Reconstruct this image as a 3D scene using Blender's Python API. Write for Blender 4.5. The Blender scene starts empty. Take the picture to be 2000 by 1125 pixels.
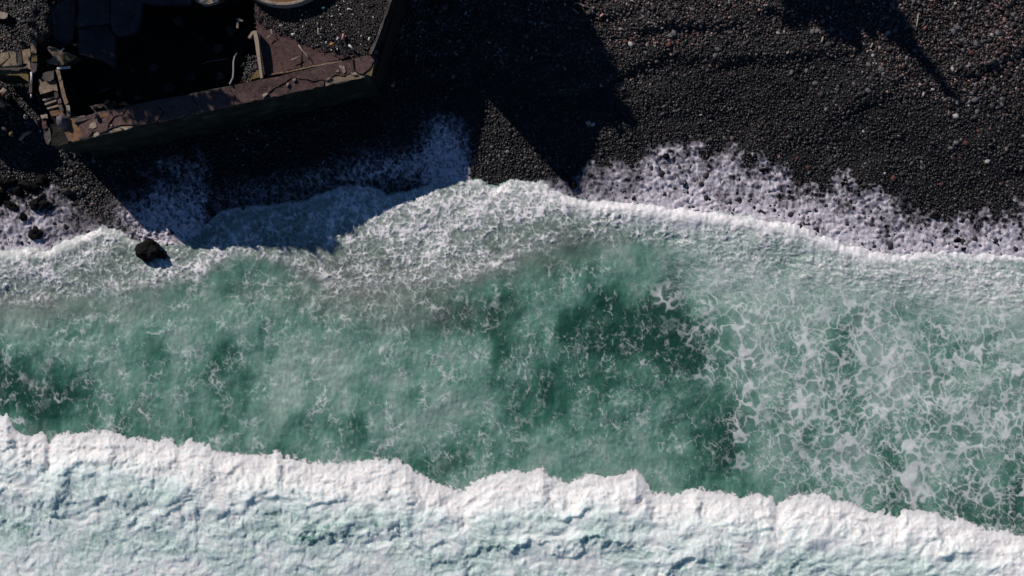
import bpy, bmesh, math, random
import numpy as np
from mathutils import Vector, Matrix, noise as mnoise

R = math.radians
random.seed(11)
scene = bpy.context.scene
COL = scene.collection

# ------------------------------------------------------------------ camera
H = 45.0                       # drone height above the sea
S = 50.0                       # photograph pixels per metre at sea level
cam_d = bpy.data.cameras.new('camera')
cam_d.sensor_width = 36.0
cam_d.lens = 36.0 * H / 40.0
cam_d.clip_start = 0.5
cam_d.clip_end = 5000
cam = bpy.data.objects.new('camera', cam_d)
cam.location = (0, 0, H)
cam.rotation_euler = (0, 0, 0)
COL.objects.link(cam)
scene.camera = cam

# ------------------------------------------------------------------ sky, sun, exposure
SUN_EL = 33.0
HX, HY = 0.675, -0.738         # horizontal direction the light travels
hl = math.hypot(HX, HY); HX /= hl; HY /= hl
TAN = math.tan(R(SUN_EL))
world = bpy.data.worlds.new('World')
scene.world = world
world.use_nodes = True
nt = world.node_tree
bg = nt.nodes['Background']
sky = nt.nodes.new('ShaderNodeTexSky')
sky.sky_type = 'NISHITA'
sky.sun_disc = False
sky.sun_elevation = R(SUN_EL)
sky.sun_rotation = math.atan2(-HX, -HY)
sky.air_density = 1.0
sky.dust_density = 0.0
sky.ozone_density = 9.0
nt.links.new(sky.outputs[0], bg.inputs[0])
bg.inputs[1].default_value = 0.065
sun_d = bpy.data.lights.new('sun', 'SUN')
sun_d.energy = 5.0
sun_d.angle = R(0.5)
sun_d.color = (1.0, 0.93, 0.88)
sun = bpy.data.objects.new('sun', sun_d)
dv = Vector((HX * math.cos(R(SUN_EL)), HY * math.cos(R(SUN_EL)), -math.sin(R(SUN_EL))))
sun.rotation_euler = dv.to_track_quat('-Z', 'Y').to_euler()
sun.location = (-30, 30, 60)
COL.objects.link(sun)
scene.view_settings.view_transform = 'Standard'
scene.view_settings.look = 'None'
scene.view_settings.exposure = -0.40
scene.view_settings.gamma = 1.0
scene.view_settings.use_curve_mapping = False
scene.cycles.max_bounces = 5
scene.cycles.transparent_max_bounces = 12

# ------------------------------------------------------------------ helpers
def w(px, py, z=0.0):
    k = (H - z) / H / S
    return ((px - 1000) * k, (562.5 - py) * k, z)

def tag(o, label=None, cat=None, group=None, kind=None):
    if label: o['label'] = label
    if cat: o['category'] = cat
    if group: o['group'] = group
    if kind: o['kind'] = kind
    return o

def link(name, mesh, mat=None, parent=None, smooth=False):
    o = bpy.data.objects.new(name, mesh)
    COL.objects.link(o)
    if mat is not None and len(mesh.materials) == 0: mesh.materials.append(mat)
    if parent is not None: o.parent = parent
    if smooth:
        mesh.polygons.foreach_set('use_smooth', [True] * len(mesh.polygons))
    return o

def empty(name, loc=(0, 0, 0)):
    o = bpy.data.objects.new(name, None)
    o.empty_display_size = 0.3
    o.location = loc
    COL.objects.link(o)
    return o

# ---- numpy noise
_rng = np.random.default_rng(5)
_P = _rng.permutation(4096).astype(np.int64)
_P = np.concatenate([_P, _P])
_GA = _rng.uniform(0, 2 * np.pi, 4096)
_GX = np.cos(_GA).astype(np.float32); _GY = np.sin(_GA).astype(np.float32)
_RX = _rng.uniform(0, 1, 4096).astype(np.float32); _RY = _rng.uniform(0, 1, 4096).astype(np.float32)

def hsh(ix, iy, seed):
    return _P[(_P[(ix + seed * 131) & 4095] + iy) & 4095]

def pn(x, y, seed=0):
    x = np.asarray(x, np.float32); y = np.asarray(y, np.float32)
    ix = np.floor(x).astype(np.int64); iy = np.floor(y).astype(np.int64)
    fx = (x - ix).astype(np.float32); fy = (y - iy).astype(np.float32)
    u = fx * fx * fx * (fx * (fx * 6 - 15) + 10); v = fy * fy * fy * (fy * (fy * 6 - 15) + 10)
    def g(dx, dy):
        h = hsh(ix + dx, iy + dy, seed)
        return _GX[h] * (fx - dx) + _GY[h] * (fy - dy)
    a = g(0, 0); b = g(1, 0); c = g(0, 1); d = g(1, 1)
    return 1.5 * ((a + (b - a) * u) + ((c + (d - c) * u) - (a + (b - a) * u)) * v)

def fbm(x, y, seed=0, o=4, gain=0.5):
    r = 0; a = 1.0; t = 0
    for i in range(o):
        r = r + a * pn(x * 2.03 ** i + 17.3 * i, y * 2.03 ** i - 9.1 * i, seed + i)
        t += a; a *= gain
    return r / t * 1.25

def ridge(x, y, seed=0, o=3, p=2.0):
    r = 0; a = 1.0; t = 0
    for i in range(o):
        r = r + a * np.clip(1 - np.abs(pn(x * 2.1 ** i + 5.7 * i, y * 2.1 ** i, seed + i)) * 1.7, 0, 1) ** p
        t += a; a *= 0.55
    return r / t

def billow(x, y, seed=0, o=4, gain=0.5):
    r = 0; a = 1.0; t = 0
    for i in range(o):
        r = r + a * np.abs(pn(x * 2.05 ** i + 5.7 * i, y * 2.05 ** i, seed + i))
        t += a; a *= gain
    return r / t * 1.6

def worley(x, y, seed=0):
    ix = np.floor(x).astype(np.int64); iy = np.floor(y).astype(np.int64)
    f1 = np.full(x.shape, 9.0, np.float32); f2 = f1.copy()
    for dx in (-1, 0, 1):
        for dy in (-1, 0, 1):
            h = hsh(ix + dx, iy + dy, seed)
            d = (ix + dx + _RX[h] - x) ** 2 + (iy + dy + _RY[h] - y) ** 2
            d = np.sqrt(d).astype(np.float32)
            f2 = np.minimum(f2, np.maximum(f1, d)); f1 = np.minimum(f1, d)
    return f1, f2

def worley3(x, y, seed=0):
    """rounded cell borders: small on the borders, large in the open middles"""
    ix = np.floor(x).astype(np.int64); iy = np.floor(y).astype(np.int64)
    f1 = np.full(x.shape, 9.0, np.float32); f2 = f1.copy(); f3 = f1.copy()
    for dx in (-1, 0, 1):
        for dy in (-1, 0, 1):
            h = hsh(ix + dx, iy + dy, seed)
            d = (ix + dx + _RX[h] - x) ** 2 + (iy + dy + _RY[h] - y) ** 2
            d = np.sqrt(d).astype(np.float32)
            f3 = np.minimum(f3, np.maximum(f2, d)); f2 = np.minimum(f2, np.maximum(f1, d)); f1 = np.minimum(f1, d)
    a = f2 - f1 + 1e-4; b = f3 - f1 + 1e-4
    return a * b / (a + b), f1

def ss(a, b, x):
    t = np.clip((x - a) / (b - a), 0, 1)
    return t * t * (3 - 2 * t)

def blob(x, y, cx, cy, rx, ry, ang=0.0):
    c = math.cos(R(ang)); s = math.sin(R(ang))
    dx = x - cx; dy = y - cy
    return np.exp(-(((dx * c + dy * s) / rx) ** 2 + ((-dx * s + dy * c) / ry) ** 2))

def grid_mesh(name, X, Y, Z, attrs, keep=None):
    ny, nx = X.shape
    idx = np.arange(nx * ny).reshape(ny, nx)
    q = np.stack([idx[:-1, :-1], idx[1:, :-1], idx[1:, 1:], idx[:-1, 1:]], -1).reshape(-1, 4)
    co = np.stack([X, Y, Z], -1).reshape(-1, 3)
    if keep is not None:
        kf = keep[:-1, :-1] | keep[1:, :-1] | keep[1:, 1:] | keep[:-1, 1:]
        q = q[kf.reshape(-1)]
        used = np.zeros(nx * ny, bool); used[q.reshape(-1)] = True
        remap = np.cumsum(used) - 1
        q = remap[q]; co = co[used]
    else:
        used = slice(None)
    me = bpy.data.meshes.new(name)
    me.vertices.add(len(co)); me.vertices.foreach_set('co', co.astype(np.float32).reshape(-1))
    n = len(q)
    me.loops.add(n * 4); me.loops.foreach_set('vertex_index', q.astype(np.int32).reshape(-1))
    me.polygons.add(n)
    me.polygons.foreach_set('loop_start', np.arange(0, n * 4, 4, dtype=np.int32))
    me.polygons.foreach_set('loop_total', np.full(n, 4, np.int32))
    me.polygons.foreach_set('use_smooth', np.ones(n, bool))
    me.update(calc_edges=True)
    for k, v in attrs.items():
        a = me.attributes.new(k, 'FLOAT', 'POINT')
        a.data.foreach_set('value', v.reshape(-1)[used].astype(np.float32))
    return me

# ---- material helper
class M:
    def __init__(s, name, rough=0.8, spec=0.3):
        s.m = bpy.data.materials.new(name); s.m.use_nodes = True
        s.t = s.m.node_tree; s.b = s.t.nodes['Principled BSDF']
        s.b.inputs['Roughness'].default_value = rough
        s.b.inputs['Specular IOR Level'].default_value = spec
        s._co = None
    def n(s, typ, **k):
        x = s.t.nodes.new(typ)
        for a, v in k.items(): setattr(x, a, v)
        return x
    def L(s, a, b): s.t.links.new(a, b)
    def co(s):
        if s._co is None:
            s._co = s.n('ShaderNodeNewGeometry').outputs['Position']
        return s._co
    def noise(s, scale, detail=4, rough=0.55, dist=0.0, co=None):
        x = s.n('ShaderNodeTexNoise'); x.inputs['Scale'].default_value = scale
        x.inputs['Detail'].default_value = detail; x.inputs['Roughness'].default_value = rough
        x.inputs['Distortion'].default_value = dist
        s.L(co or s.co(), x.inputs['Vector']); return x.outputs['Fac']
    def ramp(s, f, stops, interp='LINEAR'):
        x = s.n('ShaderNodeValToRGB'); e = x.color_ramp.elements
        x.color_ramp.interpolation = interp
        while len(e) < len(stops): e.new(0.5)
        for i, (p, c) in enumerate(stops):
            e[i].position = p; e[i].color = (*c, 1) if len(c) == 3 else c
        s.L(f, x.inputs['Fac']); return x.outputs['Color']
    def mix(s, f, a, b, blend='MIX'):
        x = s.n('ShaderNodeMix', data_type='RGBA', blend_type=blend)
        for sock, v in ((x.inputs[0], f), (x.inputs[6], a), (x.inputs[7], b)):
            if isinstance(v, (int, float)): sock.default_value = v
            elif isinstance(v, tuple): sock.default_value = (*v, 1)
            else: s.L(v, sock)
        return x.outputs[2]
    def math(s, op, a, b=0.0, c=None):
        x = s.n('ShaderNodeMath', operation=op)
        for i, v in enumerate((a, b) if c is None else (a, b, c)):
            if isinstance(v, (int, float)): x.inputs[i].default_value = v
            else: s.L(v, x.inputs[i])
        return x.outputs[0]
    def mrange(s, f, a, b, c, d):
        x = s.n('ShaderNodeMapRange')
        s.L(f, x.inputs[0])
        for i, v in zip((1, 2, 3, 4), (a, b, c, d)): x.inputs[i].default_value = v
        return x.outputs[0]
    def attr(s, name, typ='GEOMETRY'):
        x = s.n('ShaderNodeAttribute', attribute_name=name, attribute_type=typ); return x
    def col(s, c): s.L(c, s.b.inputs['Base Color']); return s
    def bump(s, h, strength=0.5, dist=0.02):
        x = s.n('ShaderNodeBump'); x.inputs['Strength'].default_value = strength
        x.inputs['Distance'].default_value = dist
        s.L(h, x.inputs['Height']); s.L(x.outputs[0], s.b.inputs['Normal']); return s

# ------------------------------------------------------------------ shoreline curves (traced heights of the real shore, metres later)
SHORE = np.array([(-400, 486), (0, 486), (60, 484), (100, 484), (125, 470), (160, 456), (200, 440), (240, 450), (275, 476), (310, 470), (350, 470), (400, 440), (430, 412), (480, 404),
    (520, 402), (590, 392), (640, 374), (670, 362), (720, 362), (760, 384), (800, 374), (850, 352), (905, 344), (940, 352), (962, 364), (1000, 352), (1060, 354),
    (1100, 378), (1130, 389), (1200, 391), (1300, 404), (1400, 413), (1480, 425), (1560, 440), (1620, 465), (1680, 484), (1740, 496), (1800, 489), (1900, 493), (2000, 500), (2400, 520)], float)
FOAMB = np.array([(-400, 610), (0, 604), (100, 590), (200, 566), (300, 560), (400, 532), (450, 500), (500, 498), (560, 520), (620, 545), (700, 565), (800, 548), (880, 552), (950, 532),
    (1000, 505), (1050, 485), (1100, 470), (1200, 465), (1300, 478), (1400, 500), (1600, 540), (2000, 600), (2400, 640)], float)
BRK = np.array([(-300, 790), (-60, 800), (0, 812), (14, 808), (33, 838), (60, 851), (85, 845), (96, 864), (112, 849), (150, 843), (190, 847), (212, 840), (240, 853), (290, 862), (330, 859),
    (350, 874), (370, 862), (400, 868), (430, 886), (480, 888), (528, 891), (540, 878), (552, 893), (600, 904), (680, 906), (740, 898), (792, 906), (812, 926), (850, 941),
    (890, 956), (905, 961), (920, 946), (960, 926), (1010, 920), (1060, 916), (1080, 936), (1110, 943), (1150, 926), (1200, 922), (1242, 917), (1260, 941), (1276, 966),
    (1320, 968), (1350, 956), (1400, 962), (1460, 968), (1502, 968), (1516, 986), (1545, 971), (1600, 968), (1640, 976), (1680, 991), (1740, 1001), (1755, 1002), (1770, 992),
    (1830, 999), (1846, 1016), (1870, 1012), (1930, 1036), (1990, 1043), (2060, 1050), (2400, 1080)], float)
_sx = np.arange(-400, 2401, 20.0)
_sy = np.interp(_sx, SHORE[:, 0], SHORE[:, 1]); _sy = np.convolve(np.pad(_sy, 3, 'edge'), np.ones(7) / 7, 'valid')

RIDGES = [([(1235, 66), (1300, 60), (1360, 58), (1415, 64)], 0.34, 1.2),
          ([(1080, 190), (1180, 168), (1240, 135), (1300, 118), (1400, 126), (1500, 122), (1620, 112)], 0.30, 2.0),
          ([(1625, 222), (1670, 205), (1730, 190)], 0.22, 0.9),
          ([(1850, 150), (1900, 142), (1950, 116), (2010, 92), (2100, 80)], 0.30, 1.4),
          ([(1120, 60), (1170, 40), (1230, 30)], 0.2, 0.8),
          ([(1440, 300), (1500, 316), (1560, 352), (1600, 372), (1650, 356)], 0.10, 0.5)]

def terrain(px, py):
    """beach height in metres at photograph-plan coordinates"""
    px = np.asarray(px, float); py = np.asarray(py, float)
    sh = np.interp(px, _sx, _sy)
    d = (sh - py) / S
    z = np.where(d > 0, 0.02 + 0.105 * d, 0.02 + 0.16 * d)
    z = np.maximum(z, -3 - 0.02 * np.abs(d))
    z = np.minimum(z, 1.7 + 0.03 * np.abs(d))
    amp = np.clip(d / 3, 0, 1)
    z = z + amp * (0.13 * fbm(px / 190, py / 110, 31, 3) + 0.035 * fbm(px / 42, py / 30, 35, 3))
    for pts, A, fall in RIDGES:
        A = A * 0.72
        P = np.array(pts, float)
        yl = np.interp(px, P[:, 0], P[:, 1])
        yl = yl + 12 * fbm(px / 55, py / 90, 44, 3)
        end = ss(P[0, 0] - 40, P[0, 0] + 20, px) * (1 - ss(P[-1, 0] - 20, P[-1, 0] + 40, px))
        s_ = (yl - py) / S
        z = z + A * end * ss(-0.26, 0.22, s_) * np.exp(-np.clip(s_, 0, None) / fall)
    # the gully that the two boulders leave in the swash
    return z

# ------------------------------------------------------------------ materials
def mat_water():
    m = M('sea_water_and_foam', 0.2, 0.4)
    f = m.attr('foam').outputs['Fac']; tb = m.attr('turb').outputs['Fac']; sd = m.attr('silt').outputs['Fac']
    n1 = m.noise(14, 3, 0.6)
    n2 = m.noise(38, 3, 0.7)
    tb2 = m.math('ADD', tb, m.math('MULTIPLY', m.math('SUBTRACT', n1, 0.5), 0.22))
    wc = m.ramp(tb2, [(0.0, (0.017, 0.070, 0.048)), (0.3, (0.048, 0.150, 0.105)), (0.6, (0.130, 0.275, 0.210)), (1.0, (0.29, 0.41, 0.345))])
    wc = m.mix(sd, wc, m.mix(n1, (0.12, 0.135, 0.115), (0.26, 0.27, 0.235)))
    f2 = m.math('ADD', f, m.math('MULTIPLY', m.math('SUBTRACT', n2, 0.5), 0.14))
    f3 = m.mrange(f2, 0.06, 0.92, 0.0, 1.0)
    f3 = m.math('MULTIPLY', f3, m.mrange(f, 0.0, 0.08, 0.0, 1.0))
    fc = m.mix(m.mrange(f, 0.45, 1.0, 0.0, 1.0), (0.64, 0.68, 0.66), (0.90, 0.85, 0.86))
    m.col(m.mix(f3, wc, fc))
    m.L(m.mrange(f3, 0, 0.5, 0.16, 0.7), m.b.inputs['Roughness'])
    h = m.math('ADD', m.math('MULTIPLY', n1, 0.6), m.math('MULTIPLY', n2, 0.5))
    h = m.math('ADD', h, m.math('MULTIPLY', f3, 0.8))
    m.bump(h, 0.4, 0.02)
    return m.m

def mat_breaker():
    m = M('breaking_foam', 0.7, 0.25)
    f = m.attr('foam').outputs['Fac']; al = m.attr('cover').outputs['Fac']
    n1 = m.noise(22, 5, 0.65); n2 = m.noise(60, 2, 0.6)
    ff = m.math('ADD', f, m.math('MULTIPLY', m.math('SUBTRACT', n1, 0.5), 0.25))
    c = m.ramp(ff, [(0.0, (0.05, 0.14, 0.11)), (0.25, (0.27, 0.42, 0.37)), (0.5, (0.55, 0.68, 0.635)), (0.78, (0.75, 0.82, 0.795)), (1.0, (0.84, 0.825, 0.805))])
    m.col(c)
    m.bump(m.math('ADD', n1, m.math('MULTIPLY', n2, 0.4)), 0.3, 0.03)
    a2 = m.mrange(m.math('ADD', al, m.math('MULTIPLY', m.math('SUBTRACT', n2, 0.5), 0.7)), 0.25, 0.75, 0, 1)
    m.L(a2, m.b.inputs['Alpha'])
    m.b.inputs['Subsurface Weight'].default_value = 0.9
    m.b.inputs['Subsurface Radius'].default_value = (0.8, 1.0, 1.1)
    m.b.inputs['Subsurface Scale'].default_value = 0.2
    return m.m

def mat_swash():
    m = M('thin_swash_foam', 0.65, 0.3)
    al = m.attr('cover').outputs['Fac']
    n1 = m.noise(26, 4, 0.65); n2 = m.noise(70, 2, 0.6)
    a2 = m.mrange(m.math('ADD', al, m.math('MULTIPLY', m.math('SUBTRACT', n2, 0.5), 0.5)), 0.15, 0.95, 0, 1)
    m.col(m.mix(m.mrange(al, 0.3, 1.1, 0, 1), (0.46, 0.42, 0.48), (0.70, 0.65, 0.69)))
    m.bump(n1, 0.5, 0.03)
    m.L(a2, m.b.inputs['Alpha'])
    return m.m

def mat_beach():
    m = M('wet_black_gravel', 0.55, 0.4)
    n = m.noise(18, 4, 0.7); n2 = m.noise(1.2, 3)
    c = m.ramp(n, [(0.3, (0.001, 0.001, 0.0012)), (0.62, (0.004, 0.004, 0.004)), (0.8, (0.015, 0.013, 0.012))])
    m.col(m.mix(m.mrange(n2, 0.4, 0.7, 0, 0.4), c, (0.005, 0.004, 0.0035)))
    m.bump(n, 0.8, 0.04)
    return m.m

def mat_pebble():
    m = M('beach_pebbles', 0.46, 0.45)
    t = m.attr('tone', 'INSTANCER').outputs['Fac']; h = m.attr('hue', 'INSTANCER').outputs['Fac']
    c = m.ramp(h, [(0.0, (0.95, 0.95, 1.0)), (0.4, (1.05, 0.97, 0.93)), (0.8, (1.25, 0.95, 0.86)), (0.93, (1.5, 0.8, 0.7)), (1.0, (1.9, 0.75, 0.55))])
    n = m.noise(40, 3)
    c = m.mix(1.0, c, m.ramp(n, [(0.3, (0.7, 0.7, 0.7)), (0.7, (1.2, 1.2, 1.2))]), 'MULTIPLY')
    x = m.n('ShaderNodeVectorMath', operation='SCALE'); m.L(c, x.inputs[0]); m.L(t, x.inputs['Scale'])
    m.col(x.outputs[0])
    return m.m

def mat_stone(name, c1, c2, rough=0.6, spec=0.35):
    m = M(name, rough, spec)
    oc = m.n('ShaderNodeTexCoord').outputs['Object']
    n = m.noise(6, 5, 0.65); n2 = m.noise(30, 3, 0.6)
    c = m.ramp(m.math('ADD', m.math('MULTIPLY', n, 0.7), m.math('MULTIPLY', n2, 0.3)), [(0.35, c1), (0.65, c2)])
    m.col(c); m.bump(m.math('ADD', n, n2), 0.6, 0.04)
    return m.m

def mat_concrete(name, c1, c2, c3, crack=1.0, sc=1.0, streak=None):
    m = M(name, 0.85, 0.2)
    n = m.noise(1.3 * sc, 6, 0.65, 0.6); n2 = m.noise(9 * sc, 5, 0.7); n3 = m.noise(45, 3, 0.7)
    c = m.ramp(n, [(0.30, c1), (0.5, c2), (0.72, c3)])
    c = m.mix(1.0, c, m.ramp(n2, [(0.30, (0.55, 0.53, 0.52)), (0.5, (1, 1, 1)), (0.75, (1.35, 1.3, 1.25))]), 'MULTIPLY')
    c = m.mix(1.0, c, m.ramp(n3, [(0.3, (0.75, 0.75, 0.75)), (0.7, (1.2, 1.2, 1.2))]), 'MULTIPLY')
    pits = m.mrange(m.noise(16, 2, 0.5), 0.66, 0.72, 0, 0.8)
    c = m.mix(pits, c, (0.012, 0.009, 0.008))
    v = m.n('ShaderNodeTexVoronoi', feature='DISTANCE_TO_EDGE')
    v.inputs['Scale'].default_value = 0.55 * sc
    wv = m.n('ShaderNodeVectorMath', operation='ADD')
    nc = m.n('ShaderNodeTexNoise'); nc.inputs['Scale'].default_value = 2.2; nc.inputs['Detail'].default_value = 5
    m.L(m.co(), nc.inputs['Vector'])
    m.L(m.co(), wv.inputs[0]); m.L(nc.outputs['Color'], wv.inputs[1]); m.L(wv.outputs[0], v.inputs['Vector'])
    cr = m.mrange(v.outputs['Distance'], 0.0, 0.010, crack, 0.0)
    c = m.mix(cr, c, (0.008, 0.006, 0.006))
    if streak:
        c = m.mix(m.mrange(m.noise(2.2, 4, 0.6), 0.42, 0.62, 0, 1), c, streak)
    m.col(c)
    h = m.math('SUBTRACT', m.math('ADD', n2, m.math('MULTIPLY', n3, 0.5)), m.math('MULTIPLY', cr, 1.2))
    m.bump(m.math('SUBTRACT', h, pits), 0.7, 0.03)
    return m.m

def mat_plain(name, c, rough=0.6, var=0.3):
    m = M(name, rough, 0.3)
    n = m.noise(25, 4, 0.6)
    lo = tuple(x * (1 - var) for x in c); hi = tuple(min(1, x * (1 + var)) for x in c)
    m.col(m.ramp(n, [(0.3, lo), (0.7, hi)])); m.bump(n, 0.3, 0.01)
    return m.m

MW = mat_water(); MB = mat_breaker(); MS = mat_swash(); MG = mat_beach(); MP = mat_pebble()
ROCK = mat_stone('black_basalt', (0.003, 0.003, 0.003), (0.011, 0.010, 0.009), 0.8, 0.12)
ROCKW = mat_stone('brown_basalt', (0.02, 0.016, 0.014), (0.07, 0.055, 0.048))
STONE_D = mat_stone('dark_stone', (0.015, 0.014, 0.015), (0.05, 0.047, 0.047))
STONE_G = mat_stone('grey_stone', (0.07, 0.068, 0.07), (0.16, 0.155, 0.155))
STONE_P = mat_stone('pale_stone', (0.28, 0.26, 0.24), (0.5, 0.47, 0.44))
STONE_R = mat_stone('red_stone', (0.05, 0.018, 0.014), (0.12, 0.045, 0.035))
LILAC = mat_stone('lilac_stone', (0.07, 0.055, 0.065), (0.13, 0.105, 0.12))
C_RED = mat_concrete('reddish_concrete', (0.070, 0.041, 0.036), (0.105, 0.065, 0.058), (0.135, 0.090, 0.080), 0.5)
C_FLOOR = mat_concrete('terrace_concrete', (0.075, 0.042, 0.039), (0.096, 0.056, 0.052), (0.115, 0.070, 0.064), 0.0)
C_TAN = mat_concrete('tan_concrete', (0.15, 0.105, 0.062), (0.25, 0.185, 0.125), (0.34, 0.27, 0.20), 0.6, 2.2)
C_GREY = mat_concrete('grey_concrete', (0.055, 0.048, 0.050), (0.10, 0.085, 0.08), (0.15, 0.13, 0.12), 0.5, 2)
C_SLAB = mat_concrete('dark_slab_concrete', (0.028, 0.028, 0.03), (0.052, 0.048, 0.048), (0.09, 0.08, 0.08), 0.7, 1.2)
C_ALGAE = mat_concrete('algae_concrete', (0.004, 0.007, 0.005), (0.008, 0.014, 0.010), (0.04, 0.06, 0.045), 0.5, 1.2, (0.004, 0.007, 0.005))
C_SHADE = mat_concrete('shade_dark_concrete', (0.006, 0.006, 0.006), (0.014, 0.014, 0.012), (0.03, 0.032, 0.026), 0.4, 1.5)  # near-black concrete with shade put into its colour
C_ORANGE = mat_concrete('rusty_concrete', (0.12, 0.06, 0.03), (0.19, 0.105, 0.055), (0.24, 0.15, 0.09), 0.3, 3)
C_PLASTER = mat_concrete('pale_plaster', (0.22, 0.17, 0.13), (0.34, 0.27, 0.21), (0.48, 0.40, 0.33), 0.2, 3)
C_OCHRE = mat_concrete('ochre_concrete', (0.12, 0.085, 0.025), (0.17, 0.125, 0.05), (0.20, 0.16, 0.08), 0.3, 3)
WHITE = mat_plain('white_pipe', (0.62, 0.60, 0.57), 0.4, 0.12)
GREYP = mat_plain('grey_pipe', (0.22, 0.21, 0.22), 0.4)
WOOD = mat_plain('weathered_wood', (0.32, 0.25, 0.18), 0.8)
WOODP = mat_plain('bleached_wood', (0.36, 0.30, 0.24), 0.8)
TEAL = mat_plain('teal_plastic', (0.05, 0.22, 0.20), 0.4)
ORANGE = mat_plain('orange_plastic', (0.45, 0.20, 0.03), 0.4)
PINK = mat_plain('pink_plastic', (0.45, 0.20, 0.18), 0.5)
LEAF = mat_plain('leaf_green', (0.035, 0.07, 0.02), 0.6, 0.5)
BARK = mat_plain('bark', (0.10, 0.075, 0.05), 0.9)
RUST = mat_plain('rusty_floor', (0.16, 0.09, 0.035), 0.8, 0.5)

# ------------------------------------------------------------------ beach ground
def ext_axis(a, b, step, first, fac, n):
    base = np.arange(a, b + 0.1, step)
    e = np.cumsum(first * fac ** np.arange(n))
    return np.concatenate([(a - e)[::-1], base, base[-1] + e])

gx = ext_axis(-200, 2200, 5, 8, 1.22, 36)
gy = ext_axis(-260, 640, 5, 8, 1.22, 36)
PX, PY = np.meshgrid(gx, gy)
TZ = terrain(PX, PY)
inside = (PX > -200) & (PX < 2200) & (PY > -260) & (PY < 640)
TZ = TZ + np.where(inside & (TZ > 0), 0.018 * fbm(PX / 9, PY / 9, 61, 2), 0)
beach = link('beach', grid_mesh('beach', (PX - 1000) / S, (562.5 - PY) / S, TZ, {}), MG)
tag(beach, kind='structure')

def tz(px, py):
    return float(terrain(np.array([px]), np.array([py]))[0])

def ground(px, py):
    """world point on the beach that the camera sees at photo pixel (px,py)"""
    z = 0.5
    for _ in range(4):
        k = (H - z) / H
        z = tz(1000 + (px - 1000) * k, 562.5 + (py - 562.5) * k)
    return Vector(w(px, py, z))

# ------------------------------------------------------------------ sea
cx = ext_axis(-160, 2160, 2, 4, 1.2, 40)
ry = np.concatenate([np.arange(200, 1200.1, 2), 1200 + np.cumsum(4 * 1.2 ** np.arange(42))])
PX, PY = np.meshgrid(cx, ry)
PX = PX.astype(np.float32); PY = PY.astype(np.float32)

wx = 22 * fbm(PX / 95, PY / 95, 1, 3) ; wy = 22 * fbm(PX / 95, PY / 95, 4, 3)
ux = 6 * fbm(PX / 21, PY / 21, 7, 2); uy = 6 * fbm(PX / 21, PY / 21, 9, 2)
AX = PX + wx + ux; AY = PY + wy + uy
n_lo = fbm(PX / 160, PY / 160, 12, 3)
n_md = fbm(PX / 55, PY / 55, 15, 3)

sh = np.interp(PX, SHORE[:, 0], SHORE[:, 1]) + 7 * fbm(PX / 38, PY / 60, 20, 3) + 2.5 * pn(PX / 7, PY / 12, 23)
d1 = PY - sh
fb = np.interp(PX, FOAMB[:, 0], FOAMB[:, 1]) + 16 * fbm(PX / 60, PY / 45, 24, 3)
d2 = PY - fb                                   # >0: seaward of the surf foam
width = np.maximum(fb - sh, 20)
tt = np.clip(d1 / width, 0, 1)

# nets of foam threads and round openings, in several sizes
def net(cx_, cy_, seed, wamp=1.0, thr=0.22, wf=None):
    """thin threads along warped cell borders"""
    qx = fbm(PX / (cx_ * 0.75), PY / (cy_ * 0.75), seed * 3 + 300, 2) * cx_ * 0.42 * wamp
    qy = fbm(PX / (cx_ * 0.75), PY / (cy_ * 0.75), seed * 3 + 340, 2) * cy_ * 0.42 * wamp
    e, a = worley3((PX + 0.6 * wx + qx) / cx_, (PY + 0.6 * wy + qy) / cy_, seed)
    return 1 - ss(0.0, 1.0, e / thr * 1.5), e
nA, cA = net(40, 46, 11, 1.0, 0.09)
nB, cB = net(23, 25, 12, 1.1, 0.16)
nC, cC = net(14, 14, 13, 1.2, 0.24)
nD, cD = net(8.5, 9, 14, 1.2, 0.34)
nE, cE = net(30, 11, 15, 1.2, 0.26)
nF, cF = net(25, 44, 16, 1.3, 0.10)
fade1 = np.clip(0.55 + 1.3 * fbm(PX / 26, PY / 26, 310, 2), 0, 1)
fade2 = np.clip(0.55 + 1.3 * fbm(PX / 40, PY / 34, 313, 2), 0, 1)
fil2 = ridge((PX + 2.5 * ux) / 15, (PY + 2.5 * uy) / 13, 44, 3, 4.0)
strk = ridge((PX + 0.8 * wx + 0.12 * PY) / 46, (PY + 0.5 * wy) / 170, 50, 2, 3.0)
threads = np.clip(0.75 * nB * fade1 + 0.70 * nC * fade2 + 0.28 * nD + 0.6 * nA * (1 - fade1 * 0.5), 0, 1.3)

# surf foam
surf = ss(-3, 5, d1) * (1 - ss(-14, 26, d2))
crestw = np.interp(PX, [0, 130, 200, 280, 340, 430, 700, 900, 1000, 1130, 1200, 1600, 1750, 2000], [42, 38, 24, 16, 10, 10, 14, 16, 20, 34, 50, 46, 26, 18])
crest = ss(-3, 4, d1) * (1 - ss(0.35, 1.7, d1 / crestw + 0.6 * n_md + 0.25 * (1 - nC)))
pd = (1.0 * blob(PX, PY, 850, 430, 200, 62, -10) + 0.8 * blob(PX, PY, 1060, 385, 120, 35) + 0.85 * blob(PX, PY, 700, 385, 90, 30)
      + 0.65 * blob(PX, PY, 60, 530, 190, 50, -5) + 0.8 * blob(PX, PY, 420, 508, 90, 22, -20) + 0.75 * blob(PX, PY, 1330, 430, 280, 34, 6)
      + 0.45 * blob(PX, PY, 330, 530, 90, 30) + 0.40 * blob(PX, PY, 540, 430, 150, 40) + 0.6 * blob(PX, PY, 200, 470, 80, 26)
      + 0.45 * blob(PX, PY, 820, 520, 130, 30, -12) - 0.35 * blob(PX, PY, 1060, 440, 80, 26, -15) - 0.3 * blob(PX, PY, 720, 490, 60, 25) - 0.4 * blob(PX, PY, 245, 505, 50, 22))
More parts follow.
